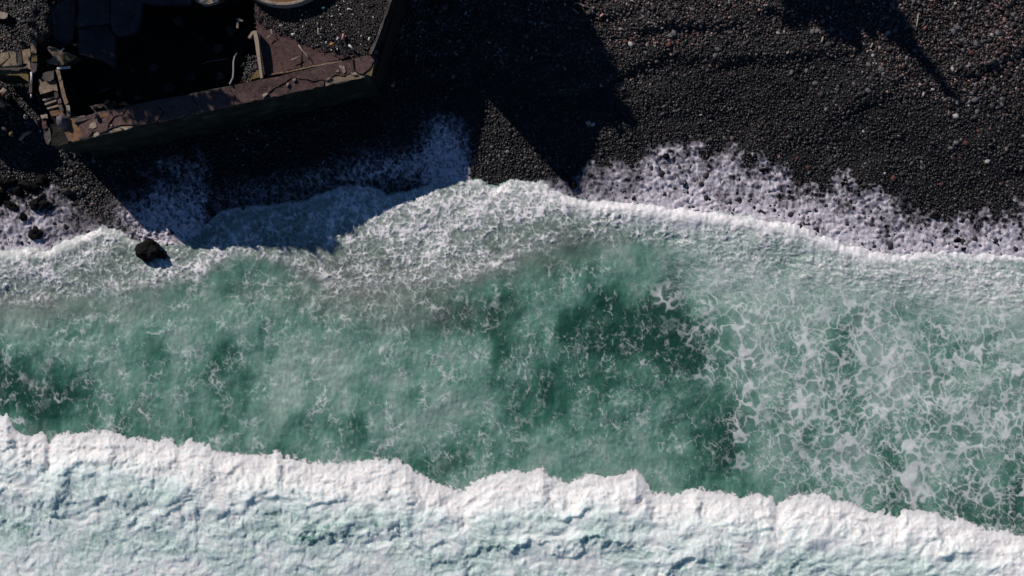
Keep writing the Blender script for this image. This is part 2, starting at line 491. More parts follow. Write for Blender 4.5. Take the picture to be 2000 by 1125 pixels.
pdc = np.clip(pd + 0.25 * n_md, 0, 1.15)
surfF = surf * np.clip(0.0 + 0.34 * pdc + threads * (0.72 + 0.50 * pdc) + 0.10 * n_md, 0, 1.0) * (1 - 0.45 * ss(0.10, 0.22, cB) * ss(0.2, 0.5, fbm(PX / 50, PY / 40, 330, 2) + 0.35 * ss(0, 60, -d2) * 0 + 0.2))
rim = np.exp(-((d2 + 10) / 11.0) ** 2) * ss(0, 12, d1) * (0.25 + 0.85 * np.clip(nB * fade1 + nC * 0.8, 0, 1)) * (1 - ss(1000, 1120, PX)) * (0.65 + 0.35 * ss(650, 750, PX))
F = np.maximum(surfF, rim)
F = np.maximum(F, crest * (0.62 + 0.35 * threads + 0.25 * n_md + 0.2 * ss(1060, 1150, PX)))
# wisps just seaward of the surf
wisp = np.exp(-np.clip(d2, 0, None) / 60.0) * ss(-12, 8, d2)
wispm = wisp * np.clip(0.35 + 1.4 * n_md + 0.9 * blob(PX, PY, 700, 590, 190, 60), 0, 1.1) * (1 - ss(1230, 1330, PX))
F = np.maximum(F, wispm * np.clip(0.05 + 0.62 * nB * fade2 + 0.55 * nC * fade1 + 0.5 * nA, 0, 0.9))
big = ss(0.15, 0.8, blob(PX, PY, 650, 610, 230, 90, 10) + 0.5 * n_md)
F = np.maximum(F, big * np.clip(0.55 * nA * fade2 + 0.45 * nB * fade1, 0, 0.7))

# right-hand wash: pale sheet near the beach, holed net farther out
bx = np.interp(PY, [440, 520, 590, 640, 700, 760, 850, 930, 1000, 1100], [1150, 1210, 1265, 1300, 1310, 1350, 1385, 1430, 1520, 1660])
rr = ss(-25, 70, PX - bx + 50 * n_lo + 30 * n_md) * ss(0, 30, d1)
dd = np.clip((PY - 480) / 130, 0, 1)
topw = rr * (1 - ss(0.35, 1.25, (PY - 480) / 130 + 0.35 * n_md - 0.25 * ss(1600, 2000, PX))) * ss(1180, 1420, PX)
topF = topw * np.clip(0.16 + 0.42 * nE + 0.34 * nC * fade1 + 0.28 * nD + 0.26 * n_md + 0.15 * ss(1500, 1900, PX), 0, 1)
heavy = np.clip(0.34 + 0.75 * n_lo + 0.45 * blob(PX, PY, 1750, 780, 230, 110) + 0.2 * blob(PX, PY, 1850, 880, 130, 60) + 0.30 * blob(PX, PY, 1640, 660, 220, 60)
                + 0.4 * blob(PX, PY, 2050, 760, 200, 160) - 0.5 * blob(PX, PY, 1470, 850, 90, 90) - 0.45 * blob(PX, PY, 1900, 1010, 130, 30), 0.0, 1.1)
sz = fbm(PX / 70, PY / 70, 316, 2)
hv = np.clip(0.6 * heavy + 0.22, 0, 1) * (0.30 + 0.70 * ss(0, 220, PX - bx))
tkA = np.clip(0.030 + 0.055 * hv + 0.07 * sz + 0.05 * n_md, 0.018, 0.13); tkB = np.clip(0.012 + 0.10 * hv - 0.13 * sz + 0.10 * n_md, 0.0, 0.20)
tkC = np.clip(-0.02 + 0.13 * hv + 0.25 * fbm(PX / 45, PY / 45, 322, 2), 0.0, 0.32)
wA = 1 - ss(0.55, 1.25, cA / tkA); wB = (1 - ss(0.5, 1.25, cB / (tkB + 0.01))) * ss(0.02, 0.08, tkB); wC = (1 - ss(0.4, 1.2, cC / (tkC + 0.01))) * ss(0.02, 0.1, tkC)
hole = np.maximum(np.maximum(wA, wB * 0.9), wC * 0.75)
sheet = np.clip(0.54 + 0.12 * hv + 0.22 * n_md + 0.10 * nD, 0.28, 0.72)
film = (0.10 + 0.16 * hv) * np.clip(0.5 + n_lo + n_md, 0, 1)
webF = rr * np.maximum(np.maximum(hole * sheet, film), np.clip(0.55 * nA * fade2 + 0.50 * nB * fade1 + 0.28 * nC * fade2 * fade1, 0, 0.62) * 0.9 + 0.30 * rr * nC * fade1 * (0.4 + hv) + 0.12 * rr * nD)
webF = webF * ss(0.1, 0.8, dd + 0.2 * n_md)
F = np.maximum(F, np.maximum(topF, webF))
spir = np.exp(-((np.hypot(PX - 1312 + ux, (PY - 602 + uy) * 1.0) - 25) / 3.2) ** 2) + 0.7 * np.exp(-((np.hypot(PX - 1306 + ux, PY - 598 + uy) - 13) / 2.5) ** 2)
F = np.maximum(F, 0.4 * spir * fade1 * fade2)

# open green water: streaks, veins, flecks
opn = ss(0, 40, d2) * (1 - rr)
col_m = ss(0.40, 0.90, 0.55 * strk + 0.12 + 0.55 * fbm(PX / 60, PY / 85, 332, 3) + 0.5 * (blob(PX, PY, 400, 760, 26, 90) + blob(PX, PY, 880, 690, 30, 90) + blob(PX, PY, 1020, 800, 30, 90) + 0.6 * blob(PX, PY, 470, 740, 30, 90)
             + blob(PX, PY, 1000, 700, 40, 30) + 0.9 * blob(PX, PY, 1270, 800, 70, 90) + 0.8 * blob(PX, PY, 900, 860, 90, 60) + 0.6 * blob(PX, PY, 660, 720, 60, 60) + 0.5 * blob(PX, PY, 200, 700, 100, 60)) - 0.10)
vein = np.clip(0.55 * nA * fade1 + 0.60 * nB * fade2 + 0.45 * nC * fade1 * fade2 + 0.2 * nD * fade2, 0, 1)
F = np.maximum(F, opn * col_m * np.clip(vein * 0.85 + 0.04 + 0.12 * n_md, 0, 0.62))
vm = np.clip(0.58 + 1.4 * fbm(PX / 60, PY / 90, 318, 3), 0, 1) * (0.55 + 0.6 * (1 - ss(900, 1100, PX)))
F = np.maximum(F, opn * np.clip(0.62 * nA * fade2 + 0.60 * nB * fade1 * fade2 + 0.42 * nC * fade1 * fade2, 0, 0.55) * vm)
F = np.maximum(F, opn * 0.34 * nE * fade1 * np.exp(-np.clip(d2, 0, None) / 60.0) * (1 - ss(420, 520, PX)))
F = np.maximum(F, opn * 0.16 * vm * np.clip(0.4 + n_md, 0, 1))
F = np.maximum(F, opn * np.clip(0.62 * nF * np.clip(fade1 * 1.2, 0, 1) + 0.34 * nC * fade2 * fade1 + 0.06, 0, 0.58) * np.clip(0.62 + 1.3 * fbm(PX / 80, PY / 130, 334, 3), 0, 1))
flk = pn((PX + 0.6 * PY) / 3.9, (PY - 0.2 * PX) / 2.6, 71)
flm = 0.8 * ss(0.15, 0.50, fbm(PX / 24, PY / 50, 74, 3) + 0.30 * blob(PX, PY, 1120, 680, 230, 170) - 0.10)
F = np.maximum(F, opn * ss(0.30, 0.60, flk) * flm * 0.42 * ss(400, 900, PX + 60 * n_lo))
F = np.maximum(F, opn * nD * ss(0.0, 0.35, pn(PX / 9, PY / 7, 72)) * flm * 0.62 * ss(300, 800, PX + 60 * n_lo))

# turbidity: pale clouds in the green
turb = (0.70 + 0.50 * fbm(PX / 85, PY / 110, 80, 4) + 0.24 * fbm((PX + 2 * wx) / 34, (PY + 2 * wy) / 75, 85, 4) + 0.16 * (strk - 0.4)
        - 0.62 * blob(PX, PY, 1180, 640, 170, 100, -15) - 0.55 * blob(PX, PY, 1330, 680, 80, 70, 40) - 0.45 * blob(PX, PY, 1390, 860, 80, 80) - 0.75 * blob(PX, PY, 50, 765, 150, 55, 15)
        - 0.30 * blob(PX, PY, 930, 600, 110, 50) - 0.28 * blob(PX, PY, 1090, 760, 110, 40) - 0.4 * blob(PX, PY, 1930, 1010, 170, 40, 8) - 0.25 * blob(PX, PY, 440, 720, 60, 60)
        - 0.2 * blob(PX, PY, 560, 570, 70, 40) - 0.22 * blob(PX, PY, 860, 900, 130, 40) + 0.22 * blob(PX, PY, 600, 730, 150, 100) + 0.12 * blob(PX, PY, 850, 800, 150, 60)
        + 0.25 * blob(PX, PY, 1150, 560, 140, 30, -25) + 0.10 * blob(PX, PY, 250, 680, 150, 60) + 0.2 * blob(PX, PY, 1250, 880, 120, 60)
        - 0.10 * ss(0, 1, 1) )
turb = turb + 0.28 * topw + 0.10 * rr * heavy + 0.02 * surf - 0.05 * ss(1500, 2000, PX) * ss(700, 1000, PY)
turb = np.clip(turb, 0, 1)
silt = np.clip(0.75 * blob(PX, PY, 720, 580, 170, 55, 8) + 0.5 * blob(PX, PY, 1050, 510, 160, 30, -12) + 0.5 * blob(PX, PY, 100, 610, 260, 30, -5) + 0.45 * surf * (1 - ss(1100, 1300, PX)) + 0.2 * surf + 0.25 * n_md * wisp, 0, 0.9)

# sea height
nearsh = np.exp(-np.abs(d1) / 120.0)
ampx = np.interp(PX, [0, 120, 200, 280, 340, 450, 700, 900, 1060, 1130, 1300, 1550, 1750, 2000], [.30, .26, .2, .12, .06, .06, .09, .12, .14, .2, .27, .24, .12, .10])
prof = ss(-4, 26 + 10 * n_md, d1) * np.exp(-np.clip(d1 - 14, 0, None) / 34.0)
Z = 0.05 + 0.10 * fbm(PX / 210, PY / 120, 90, 3) + 0.035 * fbm(PX / 40, PY / 30, 93, 3) * (1 - nearsh * 0.3)
Z = Z * ss(-5, 60, d1) + 0.05
Z = Z + ampx * prof * (1 + 0.35 * n_md)
bl = billow((PX + wx) / 34, (PY + wy) / 26, 95, 4, 0.6)
bump_amt = np.clip(surf * 0.9 + crest + topw * 0.5, 0, 1.3)
Z = Z + bump_amt * (0.055 * (bl - 0.5)) + (0.035 * surf + 0.012) * np.clip(F, 0, 1)
# flow folds behind the shore crest
fold = pn((PX + 0.5 * wx) / 13, (PY + wy) / 60, 97) * np.exp(-((d1 - 50) / 38.0) ** 2) * ss(1080, 1180, PX) * (1 - ss(1550, 1750, PX))
Z = Z + 0.035 * fold
Z = Z + opn * (0.014 * pn(PX / 7.5, PY / 11, 99) + 0.007 * pn(PX / 4, PY / 4.6, 98))
Z = np.where(d1 < -2, np.minimum(Z, 0.03 + 0.012 * (d1 + 2)), Z)
Z = np.where(d1 < -12, np.maximum(-1.2, -0.09 + 0.02 * (d1 + 12)), Z)
bk = np.interp(PX, BRK[:, 0], BRK[:, 1])
Z = np.where(PY > bk + 12, Z - 0.25, Z)
far = ss(1200, 2600, PY)
Z = Z * (1 - far)
F = np.clip(F, 0, 1)
sea = link('sea', grid_mesh('sea', (PX - 1000) / S, (562.5 - PY) / S, Z, {'foam': F, 'turb': turb, 'silt': silt}, keep=(d1 > -60)), MW)
tag(sea, kind='structure')

# ------------------------------------------------------------------ breaking wave
ry = np.concatenate([np.arange(784, 1200.1, 2), 1200 + np.cumsum(3 * 1.16 ** np.arange(20))])
cxb = ext_axis(-160, 2160, 2, 4, 1.22, 26)
PX, PY = np.meshgrid(cxb.astype(np.float32), ry.astype(np.float32))
wx = 20 * fbm(PX / 80, PY / 80, 101, 3); wy = 20 * fbm(PX / 80, PY / 80, 104, 3)
ux = 5 * fbm(PX / 18, PY / 18, 107, 2); uy = 5 * fbm(PX / 18, PY / 18, 109, 2)
edge = np.interp(PX, BRK[:, 0], BRK[:, 1]) + 7 * (billow(PX / 26, PY / 60, 110, 3) - 0.5) + 6 * (billow(PX / 11, PY / 10, 114, 2) - 0.4) + 0.8 * pn(PX / 2.9, PY / 5, 115)
d = PY - edge
md = fbm(PX / 60, PY / 45, 117, 3)
lo = fbm(PX / 170, PY / 90, 120, 3)
bl = billow((PX + wx + ux) / 46, (PY + wy + uy) / 34, 122, 5, 0.58)
bs = billow((PX + 2 * ux) / 13, (PY + 2 * uy) / 10, 126, 3, 0.6)
Zb = 0.08 + 0.58 * ss(-16, 95, d) * (1 - 0.35 * ss(70, 260, d))
Zb = Zb + (0.17 * (bl - 0.4)) * ss(-2, 30, d) * (1 - 0.45 * ss(110, 240, d)) + 0.016 * (bs - 0.4) * ss(-4, 10, d)
Zb = Zb + 0.13 * (billow((PX + wx) / 78, (PY + wy) / 52, 128, 2, 0.4) - 0.4) * ss(0, 40, d) * (1 - 0.6 * ss(110, 220, d))
# steps: crests whose far (south) side drops steeply
dw = (d + 26 * fbm(PX / 75, PY / 60, 130, 3) + 9 * pn(PX / 17, PY / 17, 134))
per = 74.0
sp = dw / per; fr = sp - np.floor(sp); idn = np.floor(sp)
ampm = np.clip(0.45 + 1.4 * fbm(PX / 110 + idn * 7.3, PY / 300 + idn, 136, 2), 0, 1.2) * ss(20, 60, d) * (1 - 0.5 * ss(150, 300, d))
saw = np.where(fr < 0.86, (fr / 0.86) ** 2.2, 1 - ss(0.86, 1.0, fr))
Zb = Zb + 0.115 * ampm * saw
# falling streaks and crinkles in the trailing foam
tr = ss(60, 130, d)
Zb = Zb + tr * (0.030 * ridge((PX + wx) / 15, (PY + wy) / 34, 140, 3, 2.5) + 0.028 * ridge((PX + 2.5 * ux) / 13, (PY + 2.5 * uy) / 11, 144, 3, 2.0))
Zb = Zb + 0.008 * pn((PX + wx) / 5, (PY + wy) / 7.5, 148)
hole = ss(0.38, 0.85, fbm((PX + ux) / 34, (PY + uy) / 26, 150, 4) * 1.15 + 0.35 * lo) * ss(80, 140, d)
foam = 0.99 - 0.28 * ss(24, 110, d) * np.clip(0.65 + 1.2 * lo + 0.9 * md, 0.1, 1.3) - 0.10 * ss(0.6, 0.95, fr) * ampm
crk = ridge((PX + 3 * ux) / 18, (PY + 3 * uy) / 26, 154, 3, 2.0)
b1, _b = net(15, 19, 31, 1.2, 0.35); b2, _b = net(8, 9, 32, 1.2, 0.5)
foam = foam - 0.40 * hole * (1 - 0.7 * crk) - tr * (0.16 * (1 - crk) + 0.15 * (1 - b1) + 0.10 * (1 - b2)) + 0.12 * tr
foam = np.where(PY > 1200, foam - 0.2 * ss(1200, 1400, PY), foam)
hair = 2.2 * pn((PX + uy) / 2.8, (PY + ux) / 6, 158) + 9 * fbm(PX / 9, PY / 9, 159, 3)
cover = ss(-12, 8, d + hair) * (1 - ss(1280, 1500, PY + 60 * md))
Zb = Zb * (1 - 0.8 * ss(1200, 1500, PY))
brk = link('breaking_wave', grid_mesh('breaking_wave', (PX - 1000) / S * (H - Zb) / H, (562.5 - PY) / S * (H - Zb) / H, Zb,
           {'foam': np.clip(foam, 0, 1), 'cover': cover}, keep=(d > -22)), MB)
tag(brk, 'white foaming crest of the breaking wave rolling in across the bottom of the scene', 'wave')

# ------------------------------------------------------------------ thin swash foam over the pebbles
ry = np.arange(196, 540.1, 2)
PX, PY = np.meshgrid(cxb.astype(np.float32), ry.astype(np.float32))
n_md = fbm(PX / 45, PY / 45, 160, 3); n_s = fbm(PX / 12, PY / 12, 163, 3)
ux = 5 * fbm(PX / 16, PY / 16, 165, 2); uy = 5 * fbm(PX / 16, PY / 16, 168, 2)
sh = np.interp(PX, SHORE[:, 0], SHORE[:, 1])
d1 = PY - sh
TOP = np.array([(-400, 380), (0, 372), (60, 350), (110, 350), (160, 372), (200, 420), (230, 470), (930, 420), (960, 370), (1000, 350), (1060, 340), (1120, 322), (1180, 300), (1240, 292), (1275, 262), (1330, 254), (1400, 270), (1460, 280),
    (1510, 288), (1560, 330), (1600, 352), (1650, 332), (1700, 336), (1750, 362), (1800, 395), (1860, 418), (1900, 400), (1950, 396), (2000, 384), (2400, 380)], float)
top = np.interp(PX, TOP[:, 0], TOP[:, 1])
depth = (PY - top) / np.maximum(sh - top, 25)
den = np.interp(PX, [-200, 0, 100, 160, 230, 300, 940, 1000, 1120, 1200, 1290, 1500, 2000, 2200], [.8, .8, .66, .42, .36, 0, 0, .30, .46, .66, .92, .90, .86, .8])
pb1, pb2 = worley((PX + 0.6 * ux) / 8.5, (PY + 0.6 * uy) / 7.5, 170)
dome = np.clip(1 - (pb1 * 1.25) ** 2, 0, 1)
qb1, qb2 = worley((PX + ux) / 13, (PY + uy) / 11, 173)
dome2 = np.clip(1 - (qb1 * 2.0) ** 2, 0, 1) * ss(-0.12, 0.2, fbm(PX / 26, PY / 26, 175, 2))
flow = ridge((PX + 2 * ux + 0.25 * PY) / 9, (PY + uy) / 30, 177, 3, 2.2)
wx = 0 * PX; wy = 0 * PX
sC0, _c = net(11, 17, 24, 1.3, 0.4); sD0, _c = net(6.5, 8, 25, 1.3, 0.5)
edgef = ss(-0.10, 0.32, depth + 0.22 * n_md + 0.10 * n_s)
c = den * edgef * (0.80 + 0.55 * n_md + 0.22 * n_s + 0.50 * (flow - 0.5)) + 0.22 * edgef * den
c = c - (1 - ss(0.15, 0.9, depth)) * 0.60 * dome * den - 0.60 * dome2 * (1 - 0.55 * ss(0.3, 1.1, depth)) * den
c = c + den * (0.22 * sC0 + 0.18 * sD0 - 0.12) * ss(0.1, 0.4, depth)
c = c + 0.30 * den * ss(0.75, 1.05, depth)
wx = 16 * fbm(PX / 60, PY / 60, 350, 2); wy = 16 * fbm(PX / 60, PY / 60, 353, 2)
sB, _c = net(17, 24, 21, 1.2, 0.26); sC, _c = net(10, 13, 22, 1.2, 0.34); sD, _c = net(6.5, 8, 23, 1.2, 0.5)
# tongues in the shade of the sea wall
lace = ridge((PX + 3 * ux) / 13, (PY + 3 * uy) / 21, 181, 3, 3.2)
lace2 = ridge((PX + 2 * ux) / 7, (PY + 2 * uy) / 10, 184, 2, 2.6)
ton = (0.95 * blob(PX, PY, 872, 290, 42, 85, -6) + 0.95 * blob(PX, PY, 890, 350, 50, 45) + 0.6 * blob(PX, PY, 800, 330, 90, 40, -25) + 0.35 * blob(PX, PY, 730, 335, 60, 22, -15)
       + 0.95 * ss(262, 345, PX + 30 * n_md + 8 * n_s) * (1 - ss(392, 412, PX + 16 * n_md + 10 * n_s + (PY - 400) * 0.06)) * ss(282, 330, PY + 30 * n_md) * (1 - ss(486, 520, PY)) * (0.55 + 0.35 * ss(330, 470, PY))
       + 0.42 * blob(PX, PY, 265, 420, 50, 60) + 0.45 * blob(PX, PY, 380, 475, 130, 24) + 0.45 * blob(PX, PY, 500, 385, 120, 40) + 0.5 * blob(PX, PY, 300, 440, 90, 50) + 0.35 * blob(PX, PY, 700, 320, 110, 40, -20) + 0.22 * blob(PX, PY, 620, 345, 90, 28))
ton = ton * (1 - ss(918, 946, PX + (PY - 280) * 0.22)) * ss(204, 236, PY)
ct = np.clip(ton, 0, 1.1) * (0.12 + 0.20 * ss(0.7, 1.1, ton) + 0.62 * sB + 0.50 * sC + 0.35 * sD + 0.15 * n_md)
c = np.maximum(c, ct) * (1 - ss(4, 16, d1))
cover = np.clip(c, 0, 1)
Zs = terrain(PX, PY)
Zs = np.maximum(Zs, 0.0) + 0.034 + 0.050 * dome * (1 - 0.35 * ss(0.6, 1, depth)) + 0.06 * dome2 + 0.025 * flow + 0.02 * n_s + 0.03 * lace * (ton > 0.05)
kz = (H - Zs) / H
swash = link('swash_foam', grid_mesh('swash_foam', (PX - 1000) / S * kz, (562.5 - PY) / S * kz, Zs, {'cover': cover}, keep=(cover > 0.02)), MS)
tag(swash, 'thin white swash foam draining back over the black pebbles', 'foam', kind='stuff')

# ------------------------------------------------------------------ pebbles (stuff, instanced)
def rock_mesh(name, seed, sub=2, flat=0.6, rough=0.25, facet=False, sx=1.0):
    bm = bmesh.new()
    bmesh.ops.create_icosphere(bm, subdivisions=sub, radius=1.0)
    off = Vector((seed * 3.7, seed * 1.3, seed * 7.1))
    for v in bm.verts:
        n = v.co.normalized()
        r = 1 + rough * mnoise.noise(n * 1.3 + off) + rough * 0.4 * mnoise.noise(n * 3.1 + off)
        if facet:
            r += 0.25 * abs(mnoise.noise(n * 0.9 + off * 2)) - 0.07 * mnoise.noise(n * 6 + off)
        v.co = n * r
        v.co.z *= flat; v.co.x *= sx
    me = bpy.data.meshes.new(name); bm.to_mesh(me); bm.free()
    if not facet:
        me.polygons.foreach_set('use_smooth', [True] * len(me.polygons))
    return me

peb_col = bpy.data.collections.new('pebble_shapes')
for i in range(5):
    me = rock_mesh('pebble_shape', 3 + i, 2, 0.55 + 0.08 * i, 0.28, sx=1.0 + 0.12 * i)
    me.materials.append(MP)
    peb_col.objects.link(bpy.data.objects.new('pebble_shape', me))

def pebble_group():
    g = bpy.data.node_groups.new('scatter_pebbles', 'GeometryNodeTree')
    g.interface.new_socket('Geometry', in_out='INPUT', socket_type='NodeSocketGeometry')
    g.interface.new_socket('Geometry', in_out='OUTPUT', socket_type='NodeSocketGeometry')
    N = g.nodes; Lk = g.links
    i = N.new('NodeGroupInput'); o = N.new('NodeGroupOutput')
    ci = N.new('GeometryNodeCollectionInfo'); ci.inputs['Collection'].default_value = peb_col
    ci.inputs['Separate Children'].default_value = True; ci.inputs['Reset Children'].default_value = True
    ip = N.new('GeometryNodeInstanceOnPoints'); ip.inputs['Pick Instance'].default_value = True
    def na(name, t):
        x = N.new('GeometryNodeInputNamedAttribute'); x.data_type = t; x.inputs['Name'].default_value = name
        return x.outputs['Attribute']
    Lk.new(i.outputs[0], ip.inputs['Points']); Lk.new(ci.outputs[0], ip.inputs['Instance'])
    e = N.new('FunctionNodeEulerToRotation'); Lk.new(na('rot', 'FLOAT_VECTOR'), e.inputs[0]); Lk.new(e.outputs[0], ip.inputs['Rotation'])
    Lk.new(na('scl', 'FLOAT_VECTOR'), ip.inputs['Scale']); Lk.new(na('pick', 'INT'), ip.inputs['Instance Index'])
    Lk.new(ip.outputs[0], o.inputs[0])
    return g
PG = pebble_group()
rng = np.random.default_rng(77)

def scatter(name, pts, r, tone, label, cat, hue=None):
    n = len(pts)
    me = bpy.data.meshes.new(name); me.vertices.add(n)
    me.vertices.foreach_set('co', pts.astype(np.float32).reshape(-1))
    def at(k, t, v, prop):
        a = me.attributes.new(k, t, 'POINT'); a.data.foreach_set(prop, v)
    rot = np.stack([rng.normal(0, .35, n), rng.normal(0, .35, n), rng.uniform(0, 6.28, n)], -1)
    scl = r[:, None] * np.stack([rng.uniform(.8, 1.35, n), rng.uniform(.75, 1.1, n), rng.uniform(.7, 1.15, n)], -1)
    at('rot', 'FLOAT_VECTOR', rot.astype(np.float32).reshape(-1), 'vector')
    at('scl', 'FLOAT_VECTOR', scl.astype(np.float32).reshape(-1), 'vector')
    at('tone', 'FLOAT', tone.astype(np.float32), 'value')
    at('hue', 'FLOAT', (rng.uniform(0, 1, n) if hue is None else hue).astype(np.float32), 'value')
    at('pick', 'INT', rng.integers(0, 5, n).astype(np.int32), 'value')
    o = link(name, me)
    md = o.modifiers.new('scatter', 'NODES'); md.node_group = PG
    tag(o, label, cat, kind='stuff')
    return o

sp = 3.7
ax = np.arange(-170, 2171, sp); ay = np.arange(-170, 505, sp)
QX, QY = np.meshgrid(ax, ay)
QX = (QX + rng.uniform(-2.6, 2.6, QX.shape)).ravel(); QY = (QY + rng.uniform(-2.6, 2.6, QY.shape)).ravel()
shq = np.interp(QX, SHORE[:, 0], SHORE[:, 1])
# keep off the ruin's footprint
wl = np.interp(QX, [120, 735], [275, 150])
ruin = (QX > 150) & (QX < 765) & (QY < wl - 10)
ok = (QY < shq + 4) & ~ruin
QX, QY, shq = QX[ok], QY[ok], shq[ok]
# dry and wet gravel: upper beach is dry and paler
dry = ss(-30, 60, np.interp(QX, [1000, 1200, 1400, 1600, 1800, 2000], [120, 150, 115, 112, 230, 260]) - QY + 40 * fbm(QX / 80, QY / 60, 190, 3))
base = (0.0035 + 0.015 * dry + 0.006) * (1 + 0.9 * fbm(QX / 110, QY / 50, 194, 4))
base = base * np.where(QX < 240, 1.7, 1.0) * np.where((QY > shq - 60) & (QX < 1130) & (QX > 930), 1.5, 1.0)
tone = base * rng.lognormal(0, 0.95, len(QX))
tone = np.where(rng.uniform(0, 1, len(QX)) > 0.965, tone * 5.0, tone)
tone = np.clip(tone, 0.002, 0.35)
rad = rng.lognormal(math.log(0.035), 0.30, len(QX)) * (1 + 0.25 * ss(1600, 2000, QX) * ss(250, 120, QY) + 0.2 * fbm(QX / 60, QY / 60, 197, 2))
rad = np.clip(rad, 0.022, 0.10)
zz = terrain(QX, QY) + rad * rng.normal(0.3, 0.35, len(QX))
kz = (H - zz) / H
rad = rad * np.where(rng.uniform(0, 1, len(QX)) > 0.97, 1.4, 1.0)
pts = np.stack([(QX - 1000) / S, (562.5 - QY) / S, zz], -1)
scatter('beach_pebbles', pts, rad, tone, 'mass of small black and grey pebbles covering the beach', 'pebbles', np.clip(rng.uniform(0, 1, len(QX)) * (1 - 0.15 * dry) + 0.36 * dry, 0, 1) * np.where(rng.uniform(0, 1, len(QX)) > 0.9, 1.0, 0.92))

# ------------------------------------------------------------------ ruin building blocks
def chunk(name, poly, zt, zb, mat, parent=None, cell=0.22, jit=0.02, rough=0.015, tilt=(0, 0), spread=0.0, seed=0, xyj=0.03):
    """broken concrete piece: outline traced at its own top height, extruded down to zb"""
    pts = [Vector(w(x, y, zt)) for x, y in poly]
    cxm = sum((p.x for p in pts)) / len(pts); cym = sum((p.y for p in pts)) / len(pts)
    area = sum(pts[i].x * pts[(i + 1) % len(pts)].y - pts[(i + 1) % len(pts)].x * pts[i].y for i in range(len(pts)))
    if area < 0: pts.reverse()
    bm = bmesh.new()
    tv = [bm.verts.new((p.x, p.y, zt)) for p in pts]
    bv = [bm.verts.new((p.x + (p.x - cxm) * spread, p.y + (p.y - cym) * spread, zb)) for p in pts]
    bm.faces.new(tv); bm.faces.new(bv[::-1])
    n = len(pts)
    for i in range(n):
        bm.faces.new((tv[i], bv[i], bv[(i + 1) % n], tv[(i + 1) % n]))
    bmesh.ops.triangulate(bm, faces=[f for f in bm.faces if len(f.verts) > 4])
    x0 = min(p.x for p in pts); x1 = max(p.x for p in pts); y0 = min(p.y for p in pts); y1 = max(p.y for p in pts)
    def cuts(a, b, axis):
        k = max(0, min(40, int((b - a) / cell)))
        for i in range(1, k + 1):
            t = a + (b - a) * i / (k + 1) + random.uniform(-.02, .02) * cell
            co = Vector((0, 0, 0)); co[axis] = t
            no = Vector((0, 0, 0)); no[axis] = 1
            bmesh.ops.bisect_plane(bm, geom=bm.verts[:] + bm.edges[:] + bm.faces[:], plane_co=co, plane_no=no)
    cuts(x0, x1, 0); cuts(y0, y1, 1)
    off = Vector((seed * 5.1 + 3, seed * 2.3, 0))
    for v in bm.verts:
        p = v.co + off
        edgej = mnoise.noise(p * 5) * xyj
        v.co.x += edgej; v.co.y += mnoise.noise(p * 5 + Vector((9, 9, 9))) * xyj
        v.co.z += mnoise.noise(p * 3) * rough + mnoise.noise(p * 11) * rough * .6
        v.co.z += (v.co.x - cxm) * tilt[0] + (v.co.y - cym) * tilt[1]
    bmesh.ops.recalc_face_normals(bm, faces=bm.faces[:])
    me = bpy.data.meshes.new(name)
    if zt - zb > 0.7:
        me.materials.append(mat); me.materials.append(C_SHADE)      # shade painted on tall side faces by a near-black material
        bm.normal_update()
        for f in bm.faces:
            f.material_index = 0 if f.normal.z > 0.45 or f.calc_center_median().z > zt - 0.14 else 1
    bm.to_mesh(me); bm.free()
    return link(name, me, mat, parent)

def bar(name, p, q, r, mat, parent=None, box=False, taper=1.0):
    """round or square bar between two world points"""
    p = Vector(p); q = Vector(q); d = q - p
    bm = bmesh.new()
    bmesh.ops.create_cone(bm, cap_ends=True, segments=4 if box else 8, radius1=r, radius2=r * taper, depth=d.length)
    rot = d.to_track_quat('Z', 'Y').to_matrix().to_4x4()
    bmesh.ops.transform(bm, matrix=Matrix.Translation((p + q) / 2) @ rot, verts=bm.verts)
    me = bpy.data.meshes.new(name); bm.to_mesh(me); bm.free()
    return link(name, me, mat, parent)

def tube(name, pts, rads, mat, parent=None, seg=7):
    bm = bmesh.new(); rings = []
    for i, p in enumerate(pts):
        p = Vector(p)
        a = Vector(pts[max(0, i - 1)]); b = Vector(pts[min(len(pts) - 1, i + 1)])
        q = (b - a).to_track_quat('Z', 'Y')
        r = rads[i] if isinstance(rads, (list, tuple)) else rads
        rings.append([bm.verts.new(p + q @ Vector((math.cos(k / seg * 6.2832) * r, math.sin(k / seg * 6.2832) * r, 0))) for k in range(seg)])
    for A, B in zip(rings, rings[1:]):
        for k in range(seg): bm.faces.new((A[k], A[(k + 1) % seg], B[(k + 1) % seg], B[k]))
    bm.faces.new(rings[0][::-1]); bm.faces.new(rings[-1])
    me = bpy.data.meshes.new(name); bm.to_mesh(me); bm.free()
    return link(name, me, mat, parent, smooth=True)

WT = 3.30
def lift(o, px0=690, px1=430, top=0.60):
    """the sea wall stands higher towards its left half: raise vertices along it, keeping their place in plan as seen from above"""
    for v in o.data.vertices:
        z = v.co.z
        if z < 1.5: continue
        px = 1000 + v.co.x * S * H / (H - z)
        t = min(1, max(0, (px0 - px) / (px0 - px1))) * min(1, max(0.15, (px - 100) / 190))
        dz = top * t * min(1, (z - 1.5) / 1.5)
        k = (H - z - dz) / (H - z)
        v.co = (v.co.x * k, v.co.y * k, z + dz)
    return o
